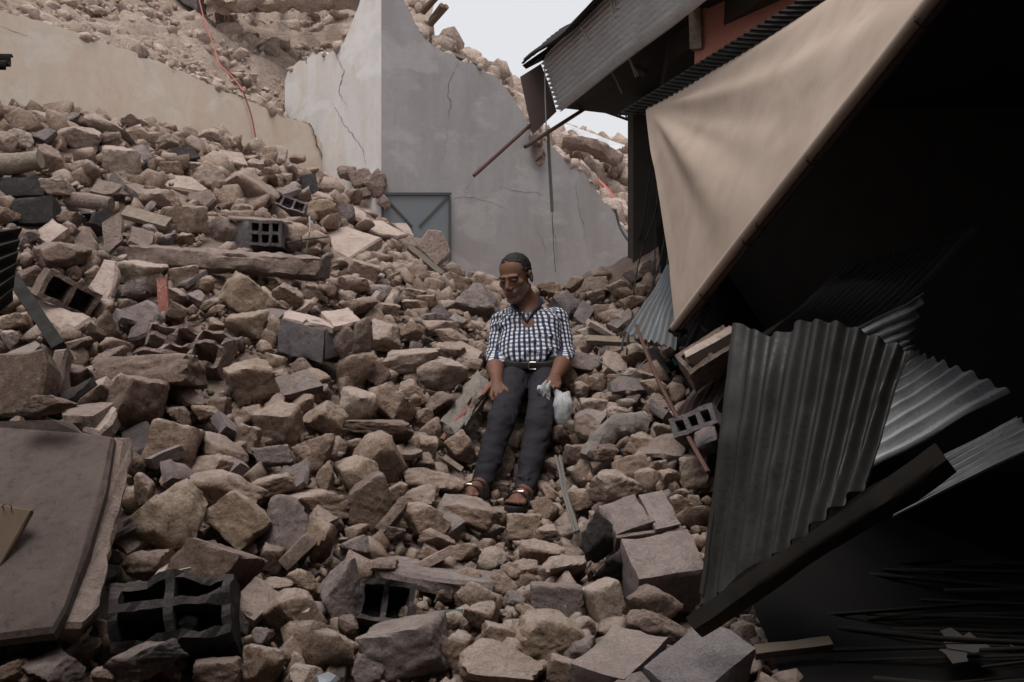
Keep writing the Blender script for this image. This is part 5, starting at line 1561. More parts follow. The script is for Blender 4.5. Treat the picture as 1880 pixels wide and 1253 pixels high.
# hand on the thigh
def hand(w, kn, fingers, thumb, nrm):
    w, kn = np.asarray(w), np.asarray(kn)
    S.cap(w, w * .3 + kn * .7, .025, .034, .012, flat=(nrm, .62))
    S.cap(w * .35 + kn * .65, kn, .034, .033, .01, flat=(nrm, .55))
    for f in fingers + [thumb]:
        for i in range(len(f) - 1):
            S.cap(f[i], f[i + 1], .0098 - .0007 * i, .0090 - .0007 * i, .0035)
wl = J['wrL']; kl = P(916, 720, 4.645)
hx = np.array((.0245, 0, 0)); 
fl = []
for i, (px0, px1, px2, yl) in enumerate(((903, 902, 905, 735), (911, 911, 915, 741), (919, 921, 924, 743), (926, 930, 932, 738))):
    fl.append([P(px0 + 1, 717 + (i in (0, 3)) * -1, 4.645), P(px1, 728, 4.610), P(px2, yl, 4.600)])
hand(wl, kl, fl, [P(922, 708, 4.675), P(931, 716, 4.635), P(934, 728, 4.615)], (.1, -.85, .5))
# fist around the neck of the bag
wr_ = J['wrR']; kr = P(1016, 706, 4.665)
fr = []
for i in range(4):
    x = 1008 + i * 5.2
    fr.append([P(x + 4, 702 + i * 1.0, 4.655), P(x, 709 + i, 4.620), P(x - 1, 717 + i, 4.635), P(x + 3, 717 + i, 4.655)])
hand(wr_, kr, fr, [P(1008, 698, 4.685), P(1000, 705, 4.645), P(1001, 713, 4.630)], (.1, -.85, .5))
# feet
feet = {}
for a, heel, toe in (('L', P(888, 906, 4.29), P(853, 917, 4.07)), ('R', P(962, 918, 4.29), P(943, 930, 4.07))):
    fd = unit(toe - heel); sd = unit(np.cross(fd, (0, 0, 1.0))); un = unit(np.cross(sd, fd))
    feet[a] = (heel, toe, fd, sd, un)
    S.cap(J['an' + a], heel + un * .03 + fd * .02, .036, .032, .015)
    S.cap(J['an' + a] + un * .0 + fd * .03, heel + (toe - heel) * .62 + un * .022, .036, .030, .02)
    S.cap(heel + un * .026, heel + (toe - heel) * .7 + un * .018, .030, .034, .015, flat=(un, .7))
    for i in range(5):
        o = (i - 2) * .0165 * (1 if a == 'L' else -1)
        big = i == (4 if a == 'L' else 4)
        r_ = .0125 if big else .0092
        S.cap(heel + (toe - heel) * .66 + sd * o * .9 + un * .016, heel + (toe - heel) * (.96 - .05 * abs(i - 3)) + sd * o * 1.12 + un * .012, r_, r_, .004)
V, F = S.mesh()
body = put('body', V, F, None, man, True)
# colours of skin, stubble, brows, lips
q = (V - HEADC) @ HM / HS
skin = np.tile(np.array((.16, .078, .05)), (len(V), 1))
hands = V[:, 2] < (CAMZ - .15)
skin[hands] = (.135, .062, .04)
inhead = (np.abs(q[:, 0]) < .10) & (q[:, 2] > -.13) & (q[:, 1] > -.11)
nz = fbm(q * 60, 2, 4)
beard = inhead & (q[:, 2] < -.044 - .25 * np.clip(.055 - q[:, 1], 0, .2) * 0 + .02 * np.clip(np.abs(q[:, 0]) / .06, 0, 1)) & (q[:, 1] > .0) & ~((np.abs(q[:, 0]) < .022) & (q[:, 2] > -.078) & (q[:, 2] < -.058))
w = np.clip(.38 + .35 * nz, 0, 1) * beard * np.clip((q[:, 1] + .02) / .04, 0, 1)
skin = skin * (1 - w[:, None]) + np.array((.27, .235, .215)) * w[:, None]
br = inhead & (q[:, 1] > .05) & (np.abs(q[:, 2] - (.024 + .05 * 0)) < .0045) & (np.abs(np.abs(q[:, 0]) - .030) < .021)
skin[br] = (.06, .045, .04)
eye = inhead & (q[:, 1] > .06) & (np.abs(q[:, 2] - .001) < .003) & (np.abs(np.abs(q[:, 0]) - .030) < .010)
skin[eye] = (.045, .03, .026)
lip = inhead & (q[:, 1] > .075) & (q[:, 2] < -.058) & (q[:, 2] > -.076) & (np.abs(q[:, 0]) < .022)
skin[lip] = (.13, .055, .045)
vcol(body.data, skin)
t = NT('skin')
an = t.n('ShaderNodeAttribute', attribute_name='col')
nn_ = t.noise(t.coord('Object'), 45, 4, .6)
t.b.inputs['Subsurface Weight'].default_value = .06
t.b.inputs['Subsurface Radius'].default_value = (.01, .004, .002)
body.data.materials.append(t.done(t.mix(t.ramp(nn_, [(.3, .0), (.75, .35)]), an.outputs['Color'], (.10, .045, .03)), .55, t.bump(nn_, .25, .003)))
# hair
Hs = Solid(HEADC - .14, HEADC + .15, .0035)
Hs.ell(hd(0, -.021, .038), (.0785, .096, .083), HM, .002)
Hs.cap(hd(-.072, -.0, .01), hd(-.072, .0, -.02), .013, .010, .01)
Hs.cap(hd(.072, -.0, .01), hd(.072, .0, -.02), .013, .010, .01)
Hs.ripple(lambda p: .003 + .0022 * fbm(p * 150, 2, 2))
Hs.half(hd(0, .040, .068), HM @ unit((0, .95, -.30)))
for q_ in (-1, 1):
    Hs.ell(hd(.034 * q_, .052, .052), (.030, .034, .034), HM, .006, 'sub')
Hs.half(hd(0, .0, -.040), HM @ unit((0, .55, -.9)))
Hs.half(hd(0, .022, .02), HM @ unit((0, .98, -1.05)))
Hs.ripple(lambda p: .0025 * fbm(p * 120, 3, 22))
V, F = Hs.mesh()
hair = put('hair', V, F, None, man, True)
q = (V - HEADC) @ HM / HS
gw = np.clip((.030 - q[:, 2]) / .05, 0, 1) * np.clip(.55 + .5 * fbm(q * 70, 2, 8), 0, 1)
vcol(hair.data, np.array((.010, .009, .009)) * (1 - gw[:, None]) + np.array((.11, .105, .10)) * gw[:, None])
t = NT('hair')
an = t.n('ShaderNodeAttribute', attribute_name='col')
hn = t.noise(t.coord('Object', (1, 1, .3)), 420, 3, .7)
hair.data.materials.append(t.done(an.outputs['Color'], .6, t.bump(hn, .6, .004)))

# ---- trousers
def folds(amp, f1, seed):
    return lambda p: amp * (fbm(p * np.array((f1, f1 * .6, f1 * 1.9)), 3, seed)) + amp * .35 * np.abs(fbm(p * f1 * 2.2, 2, seed + 3))
T = Solid(P(860, 660, 4.9) - np.array((.12, .85, .62)), P(1060, 655, 4.9) + np.array((.06, .26, .06)), .0045)
T.cap(P(951, 690, 4.965), P(995, 690, 4.965), .098, .098, .02)
T.cap(P(952, 674, 4.985), P(996, 674, 4.985), .096, .096, .02)
for a in 'LR':
    T.cap(J['hip' + a], J['kn' + a], .080, .060, .022)
    T.cap(J['kn' + a], J['kn' + a] * .45 + J['an' + a] * .55, .060, .053, .012)
    T.cap(J['kn' + a] * .45 + J['an' + a] * .55, J['an' + a], .053, .044, .012)
def crease(p):
    w_ = .04 * fbm(p * 5, 2, 5)
    s_ = 1 - 2 * np.abs(np.sin((p[:, 2] * 1.0 - p[:, 1] * .5 + .25 * np.abs(p[:, 0] - J['pelvis'][0]) + w_) * 62))
    m = np.zeros(len(p))
    for a in 'LR':
        m = np.maximum(m, np.exp(-(np.linalg.norm(p - J['kn' + a], axis=1) / .10) ** 2))
        m = np.maximum(m, .8 * np.exp(-(np.linalg.norm(p - J['hip' + a] - np.array((0, -.06, -.03)), axis=1) / .10) ** 2))
        m = np.maximum(m, .7 * np.exp(-(np.linalg.norm(p - J['an' + a] - np.array((0, .03, .04)), axis=1) / .07) ** 2))
    return .0085 * s_ * m * np.clip(.6 + fbm(p * 9, 2, 8), 0, 1)
T.ripple(crease)
T.ripple(folds(.003, 12, 6))
T.ripple(lambda p: -.0075 * (1 - np.abs(fbm(p * np.array((10, 7, 19)), 2, 26))) ** 4 * np.clip(.5 + fbm(p * 5, 2, 27), 0, 1) + .002)
for a in 'LR':
    ax_ = unit(J['an' + a] - J['kn' + a])
    idx = None
    sl, G = T.box(J['an' + a] - .1, J['an' + a] + .1, .02)
    T.a[sl] = np.maximum(T.a[sl], ((G - (J['an' + a] + ax_ * .005)) @ ax_).astype(np.float32))
T.a = np.maximum(T.a, (T.lo[2] + T.h * np.arange(T.n[2]) - P(970, 664, 4.93)[2]).astype(np.float32)[None, None, :])
V, F = T.mesh()
t = NT('trouser_cloth')
co = t.coord('Object')
cn = t.noise(co, 500, 2, .5)
cl = t.noise(co, 8, 4, .6)
M['trousers'] = t.done(t.ramp(cl, [(.3, (.013, .0115, .016)), (.7, (.022, .0195, .026))]), .85, t.bump(cn, .25, .0015))
put('trousers', V, F, M['trousers'], man, True)
# belt
Bs = Solid(P(900, 690, 4.9) - np.array((.05, .2, .05)), P(1050, 650, 5.0) + np.array((.05, .22, .06)), .004)
Bs.cap(P(953, 674, 4.962), P(995, 674, 4.962), .112, .112, .03)
zb = P(970, 671, 4.90)[2]
bd = unit((0, -.35, 1.0))
Bs.half(P(972, 664.0, 4.86), bd)
Bs.half(P(972, 679.5, 4.85), -bd)
V, F = Bs.mesh()
M['leather'] = plain('black_leather', (.018, .016, .016), .5, 60, .3, .3, .002)
belt = put('belt', V, F, M['leather'], man, True)
M['buckle'] = plain('buckle_metal', (.50, .47, .42), .3, 50, .15, .1, .001, .9)
ctr = P(977, 672, 4.842)
rg = [ctr + np.array((x, 0, z)) for x, z in ((.018, .017), (-.012, .017), (-.017, .012), (-.017, -.012), (-.012, -.017), (.018, -.017))]
put('buckle', *tube_vf(rg, .0028, 6), M['buckle'], belt)

# ---- shirt
C = Solid(P(890, 665, 5.0) - np.array((.06, .30, .09)), P(1060, 540, 5.1) + np.array((.06, .28, .03)), .0045)
C.cap(P(930, 586, 5.14), P(1020, 584, 5.14), .052, .052, .04)
C.cap(P(950, 604, 5.06), P(996, 604, 5.06), .100, .100, .05)
C.cap(P(953, 636, 5.0), P(994, 636, 5.0), .100, .100, .05)
C.cap(P(952, 662, 4.965), P(994, 662, 4.965), .106, .106, .05)
C.cap(J['neck'] + np.array((-.01, .02, -.01)), P(970, 590, 5.1), .072, .09, .04)
for a in 'LR':
    C.cap(J['sh' + a], J['el' + a], .051, .045, .03)
    e = J['el' + a] + unit(J['wr' + a] - J['el' + a]) * .135
    C.cap(J['el' + a], e, .045, .045, .01)
C.ripple(lambda p: .006 * np.sin((p[:, 0] * .55 + p[:, 2] * 1.0 + .06 * noise3(p * 6, 12)) * 85) * np.clip(fbm(p * 7, 2, 15), 0, 1))
C.ripple(folds(.005, 14, 16))
C.ripple(lambda p: -.007 * (1 - np.abs(fbm(p * np.array((12, 8, 15)), 2, 36))) ** 4 * np.clip(.5 + fbm(p * 6, 2, 37), 0, 1) + .002)
for a in 'LR':
    d_ = unit(J['wr' + a] - J['el' + a])
    e = J['el' + a] + d_ * .138
    # rolled cuff
    C.cap(e - d_ * .034, e - d_ * .004, .0485, .0475, .003)
    sl, G = C.box(e - .09, e + .09, .0)
    C.a[sl] = np.maximum(C.a[sl], np.where(np.linalg.norm(G - e, axis=-1) < .085, (G - e) @ d_, -1).astype(np.float32))
# neck opening and V
ncut = J['neck'] + np.array((-.004, -.012, .0))
C.cap(ncut + np.array((-.008, -.02, .12)), ncut + np.array((-.002, -.020, -.015)), .058, .054, .006, 'sub')
C.cap(ncut + np.array((-.002, -.07, .0)), ncut + np.array((.0, -.10, -.040)), .032, .008, .008, 'sub')
C.half(P(972, 665, 4.86), unit((.03, .15, -1.0)))
V, F = C.mesh()
shirt = put('shirt', V, F, None, man, True)
# weave directions: along and around each limb, so that the checks follow the cloth
def limb_uv(p, a, b, x):
    ax_ = unit(b - a)
    s1 = unit(np.cross(ax_, (0, 1, 0))); s2 = np.cross(ax_, s1)
    d = p - a
    return np.arctan2(d @ s2, d @ s1) * .057, d @ ax_
def seg_d(p, a, b):
    ab = b - a
    tt = np.clip(((p - a) @ ab) / (ab @ ab), 0, 1)
    return np.linalg.norm(p - (a + tt[:, None] * ab), axis=1)
fc = V[F].mean(axis=1)
lean = unit(J['neck'] - J['pelvis'])
def torso_uv(p):
    cx = np.interp(p[:, 2], [J['pelvis'][2], J['neck'][2]], [J['pelvis'][0], J['neck'][0]])
    cy = np.interp(p[:, 2], [J['pelvis'][2], J['neck'][2]], [J['pelvis'][1], J['neck'][1]]) + .02
    return np.arctan2(p[:, 0] - cx, -(p[:, 1] - cy)) * .145, (p - J['pelvis']) @ lean
uvf = np.zeros((len(F), 4, 2))
tw = torso_uv(V)
UV = {'T': np.stack(tw, 1)}
reg = np.zeros(len(F), int)
for i, a in enumerate('LR'):
    e = J['el' + a] + unit(J['wr' + a] - J['el' + a]) * .14
    UV[a] = np.stack(limb_uv(V, J['sh' + a], J['el' + a], 0), 1)
    dl = np.minimum(seg_d(fc, J['sh' + a], J['el' + a]), seg_d(fc, J['el' + a], e))
    side_x = (fc[:, 0] < J['shL'][0] + .028) if a == 'L' else (fc[:, 0] > J['shR'][0] - .028)
    reg[(dl < .068) & side_x] = i + 1
for k, a in enumerate(('T', 'L', 'R')):
    m = reg == k
    uvf[m] = UV[a][F[m]]
# no wrap jump inside one face
du = uvf[..., 0] - uvf[:, :1, 0]
for per in (2 * math.pi * .057, 2 * math.pi * .145):
    m = reg > 0 if per < .5 else reg == 0
    dd = np.where(du > per / 2, -per, np.where(du < -per / 2, per, 0)) * m[:, None]
    uvf[..., 0] += dd
uvl = shirt.data.uv_layers.new(name='UVMap')
uvl.data.foreach_set('uv', uvf.reshape(-1, 2).astype(np.float32).ravel())
def shirt_mat():
    t = NT('checked_cotton')
    uvn = t.n('ShaderNodeUVMap', uv_map='UVMap')
    sp = t.n('ShaderNodeSeparateXYZ')
    t.l(uvn.outputs[0], sp.inputs[0])
    def stripe(sock, per, duty, ph):
        f = t.math('FRACT', t.math('ADD', t.math('DIVIDE', sock, per), ph))
        mr = t.n('ShaderNodeMapRange', interpolation_type='SMOOTHSTEP')
        mr.inputs['From Min'].default_value = duty - .05
        mr.inputs['From Max'].default_value = duty + .05
        mr.inputs['To Min'].default_value = 1.0
        mr.inputs['To Max'].default_value = 0.0
        t.l(t.math('ABSOLUTE', t.math('SUBTRACT', t.math('MULTIPLY', f, 2.0), 1.0)), mr.inputs['Value'])
        return mr.outputs[0]
    a = stripe(sp.outputs[0], .0250, .50, 50.2)
    b = stripe(sp.outputs[1], .0240, .48, 50.1)
    base = t.mix(b, (.62, .63, .66), (.155, .165, .21))
    base = t.mix(a, base, t.mix(b, (.022, .032, .095), (.009, .012, .032)))
    n = t.noise(t.coord('Object'), 400, 2, .5)
    n2 = t.noise(t.coord('Object'), 10, 3, .6)
    base = t.mix(t.ramp(n2, [(.4, .0), (.8, .25)]), base, (.20, .165, .14))
    return t.done(base, .85, t.bump(n, .15, .001))
M['checks'] = shirt_mat()
shirt.data.materials.append(M['checks'])
# collar stand and button strip
def strip(name, path, hgt, th, mat, parent):
    path = np.array(path, float)
    n = len(path)
    Vs = []
    for i in range(n):
        tg = unit(path[min(i + 1, n - 1)] - path[max(i - 1, 0)])
        o = path[i]
        c0 = np.array((J['neck'][0], J['neck'][1] - .02, o[2]))
        out = unit(o - c0)
        upd = unit(np.array((0, 0, 1.0)) + out * .35)
        Vs += [o - out * th / 2, o - out * th / 2 + upd * hgt, o + out * th / 2 + upd * hgt, o + out * th / 2]
    Fs = []
    for i in range(n - 1):
        for k in range(4):
            Fs.append((4 * i + k, 4 * i + (k + 1) % 4, 4 * (i + 1) + (k + 1) % 4, 4 * (i + 1) + k))
    Fs += [(0, 1, 2, 3), (4 * n - 1, 4 * n - 2, 4 * n - 3, 4 * n - 4)]
    return put(name, Vs, Fs, mat, parent, True)
CR = [(976, 543, 5.19), (990, 547, 5.14), (994, 554, 5.08), (989, 564, 5.03), (979, 574, 4.99), (968, 590, 4.955)]
CL = [(962, 545, 5.19), (946, 550, 5.13), (941, 557, 5.07), (946, 566, 5.02), (956, 576, 4.985), (967, 591, 4.955)]
t = NT('collar_navy')
cmat = t.done((.014, .017, .032), .85)
for pth in (CR, CL):
    Vc, Fc = tube_vf([P(*q) for q in pth], [.007, .009, .010, .009, .007, .004], 8, True, 5)
    put('collar', Vc, Fc, cmat, shirt)
def front_pt(px, py):
    o = np.array((0, 0, CAMZ)); r_ = np.array(((px - 940) / FPX, 1, (626.5 - py) / FPX))
    dd = V - o
    al = dd @ unit(r_)
    per = np.linalg.norm(dd - al[:, None] * unit(r_), axis=1)
    m = per < .006
    if not m.any(): return o + r_ * 4.9
    return o + unit(r_) * al[m].min()
pk = [front_pt(x, y) + np.array((0, -.003, 0)) for x, y in ((964, 583), (966, 600), (967, 616), (967, 632), (967, 648), (967, 660))]
bs = NT('button'); bm_ = bs.done((.35, .33, .32), .4)
for x, y in ((966, 592), (967, 610), (967, 629), (968, 648)):
    c = front_pt(x, y)
    put('button', *tube_vf([c + np.array((0, .001, 0)), c + np.array((0, -.004, 0))], .0052, 10), bm_, shirt)

# ---- sandals
M['sandal'] = plain('sandal_leather', (.020, .016, .015), .65, 50, .35, .3, .002)
for a in 'LR':
    heel, toe, fd, sd, un = feet[a]
    L = np.linalg.norm(toe - heel) + .05
    root = None
    n = 26
    out = []
    for i in range(n):
        an_ = 2 * math.pi * i / n
        x = math.cos(an_)
        wdt = .036 + .012 * max(0, x) ** .5 * (1 if x > 0 else 0)
        out.append((x * L / 2, math.sin(an_) * (wdt + .004) * (1 + .12 * (x > .2))))
    mid = (heel + toe) / 2 + fd * .005 - un * .012
    Vs = [mid + fd * x + sd * y - un * .012 for x, y in out] + [mid + fd * x * 1.01 + sd * y * 1.03 + un * .0 for x, y in out] + [mid + fd * x * .99 + sd * y * .99 + un * .010 for x, y in out]
    Fs = [tuple(reversed(range(n))), tuple(range(2 * n, 3 * n))]
    for r_ in range(2):
        Fs += [(r_ * n + i, r_ * n + (i + 1) % n, (r_ + 1) * n + (i + 1) % n, (r_ + 1) * n + i) for i in range(n)]
    sdl = put('sandal', Vs, Fs, M['sandal'], man, True)
    for f, w_, hgt in ((.66, .044, .050), (.42, .040, .066)):
        c0 = heel + (toe - heel) * f
        Vs, Fs = [], []
        m = 12
        for i in range(m + 1):
            an_ = math.pi * i / m
            y = math.cos(an_) * .050; z = math.sin(an_) ** .8 * hgt - .004
            for s1, s2 in ((-1, 0), (1, 0), (1, 1), (-1, 1)):
                g_ = 1 + .09 * s2
                Vs.append(c0 + sd * y * g_ + un * (z * g_) + fd * (w_ / 2 * s1 - z * .25))
        for i in range(m):
            for k in range(4):
                Fs.append((4 * i + k, 4 * i + (k + 1) % 4, 4 * (i + 1) + (k + 1) % 4, 4 * (i + 1) + k))
        st = put('strap', Vs, Fs, M['sandal'], sdl, True)
        if f < .6: continue
        c = c0 + un * (hgt * 1.12) + fd * (-hgt * .25) + sd * (.012 if a == 'L' else -.012)
        rg = [c + sd * x + fd * y + un * (-abs(x) * .25) for x, y in ((.011, .008), (-.011, .008), (-.011, -.008), (.011, -.008), (.011, .008))]
        put('buckle', *tube_vf(rg, .0022, 6), M['buckle'], st)

# ---- the plastic bag he holds
t = NT('thin_white_plastic')
n = t.noise(t.coord('Object'), 40, 4, .65, .6)
t.b.inputs['Transmission Weight'].default_value = .45
t.b.inputs['IOR'].default_value = 1.15
M['plastic'] = t.done(t.ramp(n, [(.3, (.55, .56, .58)), (.7, (.74, .74, .76))]), .3, t.bump(n, .5, .006))
bag = thing('plastic_bag', P(1030, 780, 4.6), "thin white plastic bag hanging from the man's hand", 'bag')
G_ = Solid(P(985, 790, 4.545) - np.array((.04, .15, .03)), P(1060, 690, 4.645) + np.array((.04, .15, .02)), .0035)
G_.ell(P(1033, 752, 4.585), (.040, .036, .056), None, .02)
G_.ell(P(1030, 768, 4.575), (.026, .026, .034), None, .02)
G_.cap(P(1019, 712, 4.635), P(1034, 745, 4.590), .010, .036, .03)
G_.cap(P(1043, 722, 4.605), P(1040, 740, 4.595), .010, .02, .03)
_c = P(1031, 745, 4.590)
def bagf(p):
    th_ = np.arctan2(p[:, 0] - _c[0], -(p[:, 1] - _c[1]))
    hgt = np.clip((p[:, 2] - _c[2] + .07) / .14, 0, 1)
    return .0045 * np.abs(np.sin(th_ * 5 + 1.2 * fbm(p * 14, 2, 31))) * (.3 + hgt) - .002 + .003 * fbm(p * 26, 3, 33)
G_.ripple(bagf)
V, F = G_.mesh()
put('bag_body', V, F, M['plastic'], bag, True)
K_ = Solid(P(985, 745, 4.545) - np.array((.05, .12, .03)), P(1030, 690, 4.645) + np.array((.04, .15, .03)), .0032)
K_.ell(P(999, 716, 4.610), (.030, .028, .036), None, .01)
K_.ell(P(1008, 709, 4.625), (.022, .022, .022), None, .015)
K_.cap(P(1002, 726, 4.600), P(1007, 742, 4.590), .016, .006, .012)
K_.ripple(lambda p: .011 * np.abs(np.sin(p[:, 0] * 150 + 3.0 * fbm(p * 18, 2, 41))) - .005 + .003 * fbm(p * 50, 2, 43))
V, F = K_.mesh()
put('bag_top', V, F, M['plastic'], bag, True)
occ = np.zeros((1253 // 4 + 1, 1880 // 4 + 1), bool)
yy, xx = np.mgrid[0:occ.shape[0], 0:occ.shape[1]] * 4.0
for h in heroes:
    occ |= ((xx - h[0]) / (h[2] * .5)) ** 2 + ((yy - h[1]) / (h[3] * .5)) ** 2 < 1
bpy.context.view_layer.update()
SKIP = {'ground', 'rubble_slope', 'stone', 'debris_hill', 'house_debris', 'far_debris', 'plaster_face', 'side_face', 'front_face', 'hanging_wire'}
zbuf = np.full(occ.shape, 99.0)
def proj(o):
    n = len(o.data.vertices)
    c = np.empty(n * 3, np.float32); o.data.vertices.foreach_get('co', c)
    c = c.reshape(-1, 3) @ np.array(o.matrix_world.to_3x3()).T + np.array(o.matrix_world.translation)
    c = c[c[:, 1] > 1.0]
    return c[:, 0] / c[:, 1] * FPX + 940, 626.5 - (c[:, 2] - CAMZ) / c[:, 1] * FPX, c[:, 1]
for o in list(COL.objects):
    if o.type != 'MESH' or o.name.split('.')[0] in SKIP: continue
    px, py, dd = proj(o)
    big = o.parent is not None and (o.parent.name.startswith('person') or (o.parent.parent is not None and o.parent.parent.name.startswith('person')))
    if len(px) == 0 or px.max() - px.min() > 900 or (px.max() - px.min() > 420 and not big): continue
    ix, iy = np.round(px / 4).astype(int), np.round(py / 4).astype(int)
    m = (ix >= 0) & (iy >= 0) & (ix < occ.shape[1]) & (iy < occ.shape[0])
    ix, iy, dd = ix[m], iy[m], dd[m]
    if len(ix) == 0: continue
    x0, x1, y0, y1 = ix.min(), ix.max(), iy.min(), iy.max()
    if big:
        occ[iy, ix] = True
        np.minimum.at(zbuf, (iy, ix), dd)
        continue
    # fill the row spans of the projected outline
    hx = {}
    for a, b, c in zip(ix, iy, dd):
        r_ = hx.setdefault(b, [a, a, c]); r_[0] = min(r_[0], a); r_[1] = max(r_[1], a); r_[2] = max(r_[2], c)
    for b, (a0, a1, c) in hx.items():
        occ[b, a0:a1 + 1] = True
        zbuf[b, a0:a1 + 1] = np.minimum(zbuf[b, a0:a1 + 1], c)
# stones that would poke through the man move back until they are behind him
MV = [proj(o) for o in man.children if o.type == 'MESH']
mx, my, md = (np.concatenate([q[i] for q in MV]) for i in range(3))
for s in stones:
    inn = ((mx - s[1]) / (s[3] * .5)) ** 2 + ((my - s[2]) / (s[4] * .5)) ** 2 < .8
    if inn.sum() < 12: continue
    far = md[inn].max()
    if s[8] - .5 * s[9] < far and s[2] < 925:
        new = far + .5 * s[9]
        s[0].location = V3(P(s[1], s[2], new))
        s[8] = new
def top_of_pile(px):
    return np.interp(px, [0, 60, 130, 210, 300, 360, 420, 480, 560, 600, 650, 700, 770, 830, 900, 960, 1040, 1100, 1165, 1230, 1300],
                     [185, 200, 195, 212, 205, 205, 225, 250, 275, 312, 350, 395, 420, 480, 510, 520, 522, 505, 480, 470, 640])
rng = np.random.RandomState(12)
fill = []
for size in (46, 38, 30, 25):
    tries = 0
    while tries < 1400 and len(fill) < 96:
        tries += 1
        x, y = rng.uniform(5, 1300), rng.uniform(190, 1245)
        if y < top_of_pile(x) + 8: continue
        if x > 1240 and y > 700: continue
        s = size * rng.uniform(.85, 1.2) * (0.7 + .5 * (y - 180) / 1070)
        hh = s * rng.uniform(.6, .95)
        box = ((xx - x) / (s * .5)) ** 2 + ((yy - y) / (hh * .5)) ** 2 < 1
        n = box.sum()
        if n == 0 or occ[box].sum() > .22 * n: continue
        occ |= box
        fill.append((x, y, s, hh, rng.uniform(-25, 25), rng.choice(list('ttptobg')), 0.0))

n0 = len(heroes)
for i, q in enumerate(fill):
    place_stone(n0 + i, *q)

# flat pieces of broken plates, render and block lying between the stones
frags = []
rq = np.random.RandomState(41)
while len(frags) < 62:
    if rq.rand() < .85: px, py = rq.uniform(20, 860), rq.uniform(225, 1180)
    else: px, py = rq.uniform(1060, 1220), rq.uniform(540, 860)
    if py < top_of_pile(px) + 14: continue
    if zbuf[int(py / 4), int(px / 4)] < 50: continue
    if any(abs(px - f[1]) < 34 and abs(py - f[2]) < 26 for f in frags): continue
    d = hit(px, py)
    if d is None: continue
    L, W_, T_ = rq.uniform(.10, .23), rq.uniform(.08, .16), rq.uniform(.025, .06)
    mk = rq.choice(['slab', 'slab', 'mortar', 'block', 'blockp', 'grey', 'dblock', 'terra'], p=[.24, .1, .2, .16, .12, .1, .06, .02])
    Vv, F = rough_box(L, W_, T_, int(len(frags)) + 300, .03, .004, .014)
    # one broken corner
    cn = unit((rq.choice([-1, 1]), rq.choice([-1, 1]) * rq.uniform(.4, 1.6), rq.uniform(-.3, .3)))
    lim = rq.uniform(.18, .3) * (L + W_)
    ov = np.clip(Vv @ cn - lim * .8, 0, None)
    Vv = Vv - ov[:, None] * cn
    rot = (rq.uniform(10, 55), rq.uniform(-35, 35), rq.uniform(-90, 90))
    sc = d / FPX
    c = P(px, py, d - .07)
    o = put('masonry_fragment', pose(Vv, c, rot), F, M[mk], None, True, loc=c)
    frags.append([o, px, py, L / sc, W_ / sc, 0, {'slab': 'p', 'mortar': 't', 'block': 'g', 'blockp': 'g', 'grey': 'g', 'dblock': 'd', 'terra': 'r'}[mk], 0])
# ------------------------------------------------------------------ names for the stones: by the nearest thing one can find
LAND = [(455, 430, 'the six-hole hollow block'), (405, 480, 'the long concrete lintel'), (595, 618, 'the mortared pair of grey blocks'), (335, 645, 'the upturned hollow block'),
        (120, 840, 'the big leaning brown slab'), (118, 540, 'the tilted hollow block'), (58, 386, 'the dark square block at the left edge'), (298, 545, 'the red clay tile'),
        (865, 912, "the left sandal"), (952, 930, "the right sandal"), (910, 640, "the checked sleeve at left"), (1040, 640, "the checked sleeve at right"),
        (1030, 750, 'the white plastic bag'), (855, 740, 'the dusty board beside the man'), (1190, 985, 'the mortared blocks at right'), (1280, 1190, 'the grey block at the bottom right'),
        (325, 1130, 'the dark hollow block bottom left'), (705, 1110, 'the small broken dark block shell'), (790, 1040, 'the flat dusty concrete strip'), (648, 445, 'the pale square slab'),
        (700, 405, 'the stacked thin plates by the door'), (798, 450, 'the tilted mortar slab below the door'), (335, 330, 'the pale honeycomb slab'), (168, 370, 'the clay pipe'),
        (205, 425, 'the upright broken block end'), (1040, 550, 'the smooth grey block behind the man'), (1120, 622, 'the short plank on the right slope'), (1205, 665, 'the long pale block by the rods'),
        (1040, 905, 'the bent grey band by the sandals'), (1120, 800, 'the draped grey cloth'), (470, 235, 'the foot of the red hose'), (340, 208, 'the block under the cream wall'),
        (565, 340, 'the small dark cube below the house corner'), (35, 300, 'the grey log at the left edge'), (770, 470, 'the dark planks by the grey house'), (1010, 505, "the man's head"), (1195, 560, 'the bluish metal sheet'),
        (940, 800, "the man's trouser legs"), (1270, 790, 'the two-cell hollow block')]
ORD = ['largest', 'second largest', 'third largest', 'fourth largest', 'fifth largest', 'sixth largest', 'seventh largest', 'eighth largest', 'ninth largest', 'tenth largest', 'eleventh largest', 'twelfth largest']
COLN = {'t': 'tan', 'o': 'ochre', 'p': 'pale', 'b': 'brown', 'g': 'grey'}
def side(dx, dy):
    if abs(dx) > abs(dy) * 1.2: return 'right of' if dx > 0 else 'left of'
    return 'below' if dy > 0 else 'above'
COLN.update({'d': 'dark grey', 'r': 'red'})
grp = {}
for s in stones + frags:
    b = min(LAND, key=lambda q: (q[0] - s[1]) ** 2 + (q[1] - s[2]) ** 2)
    grp.setdefault((b[2], side(s[1] - b[0], s[2] - b[1]), COLN[s[6]], s[0].name.split('.')[0] == 'stone'), []).append(s)
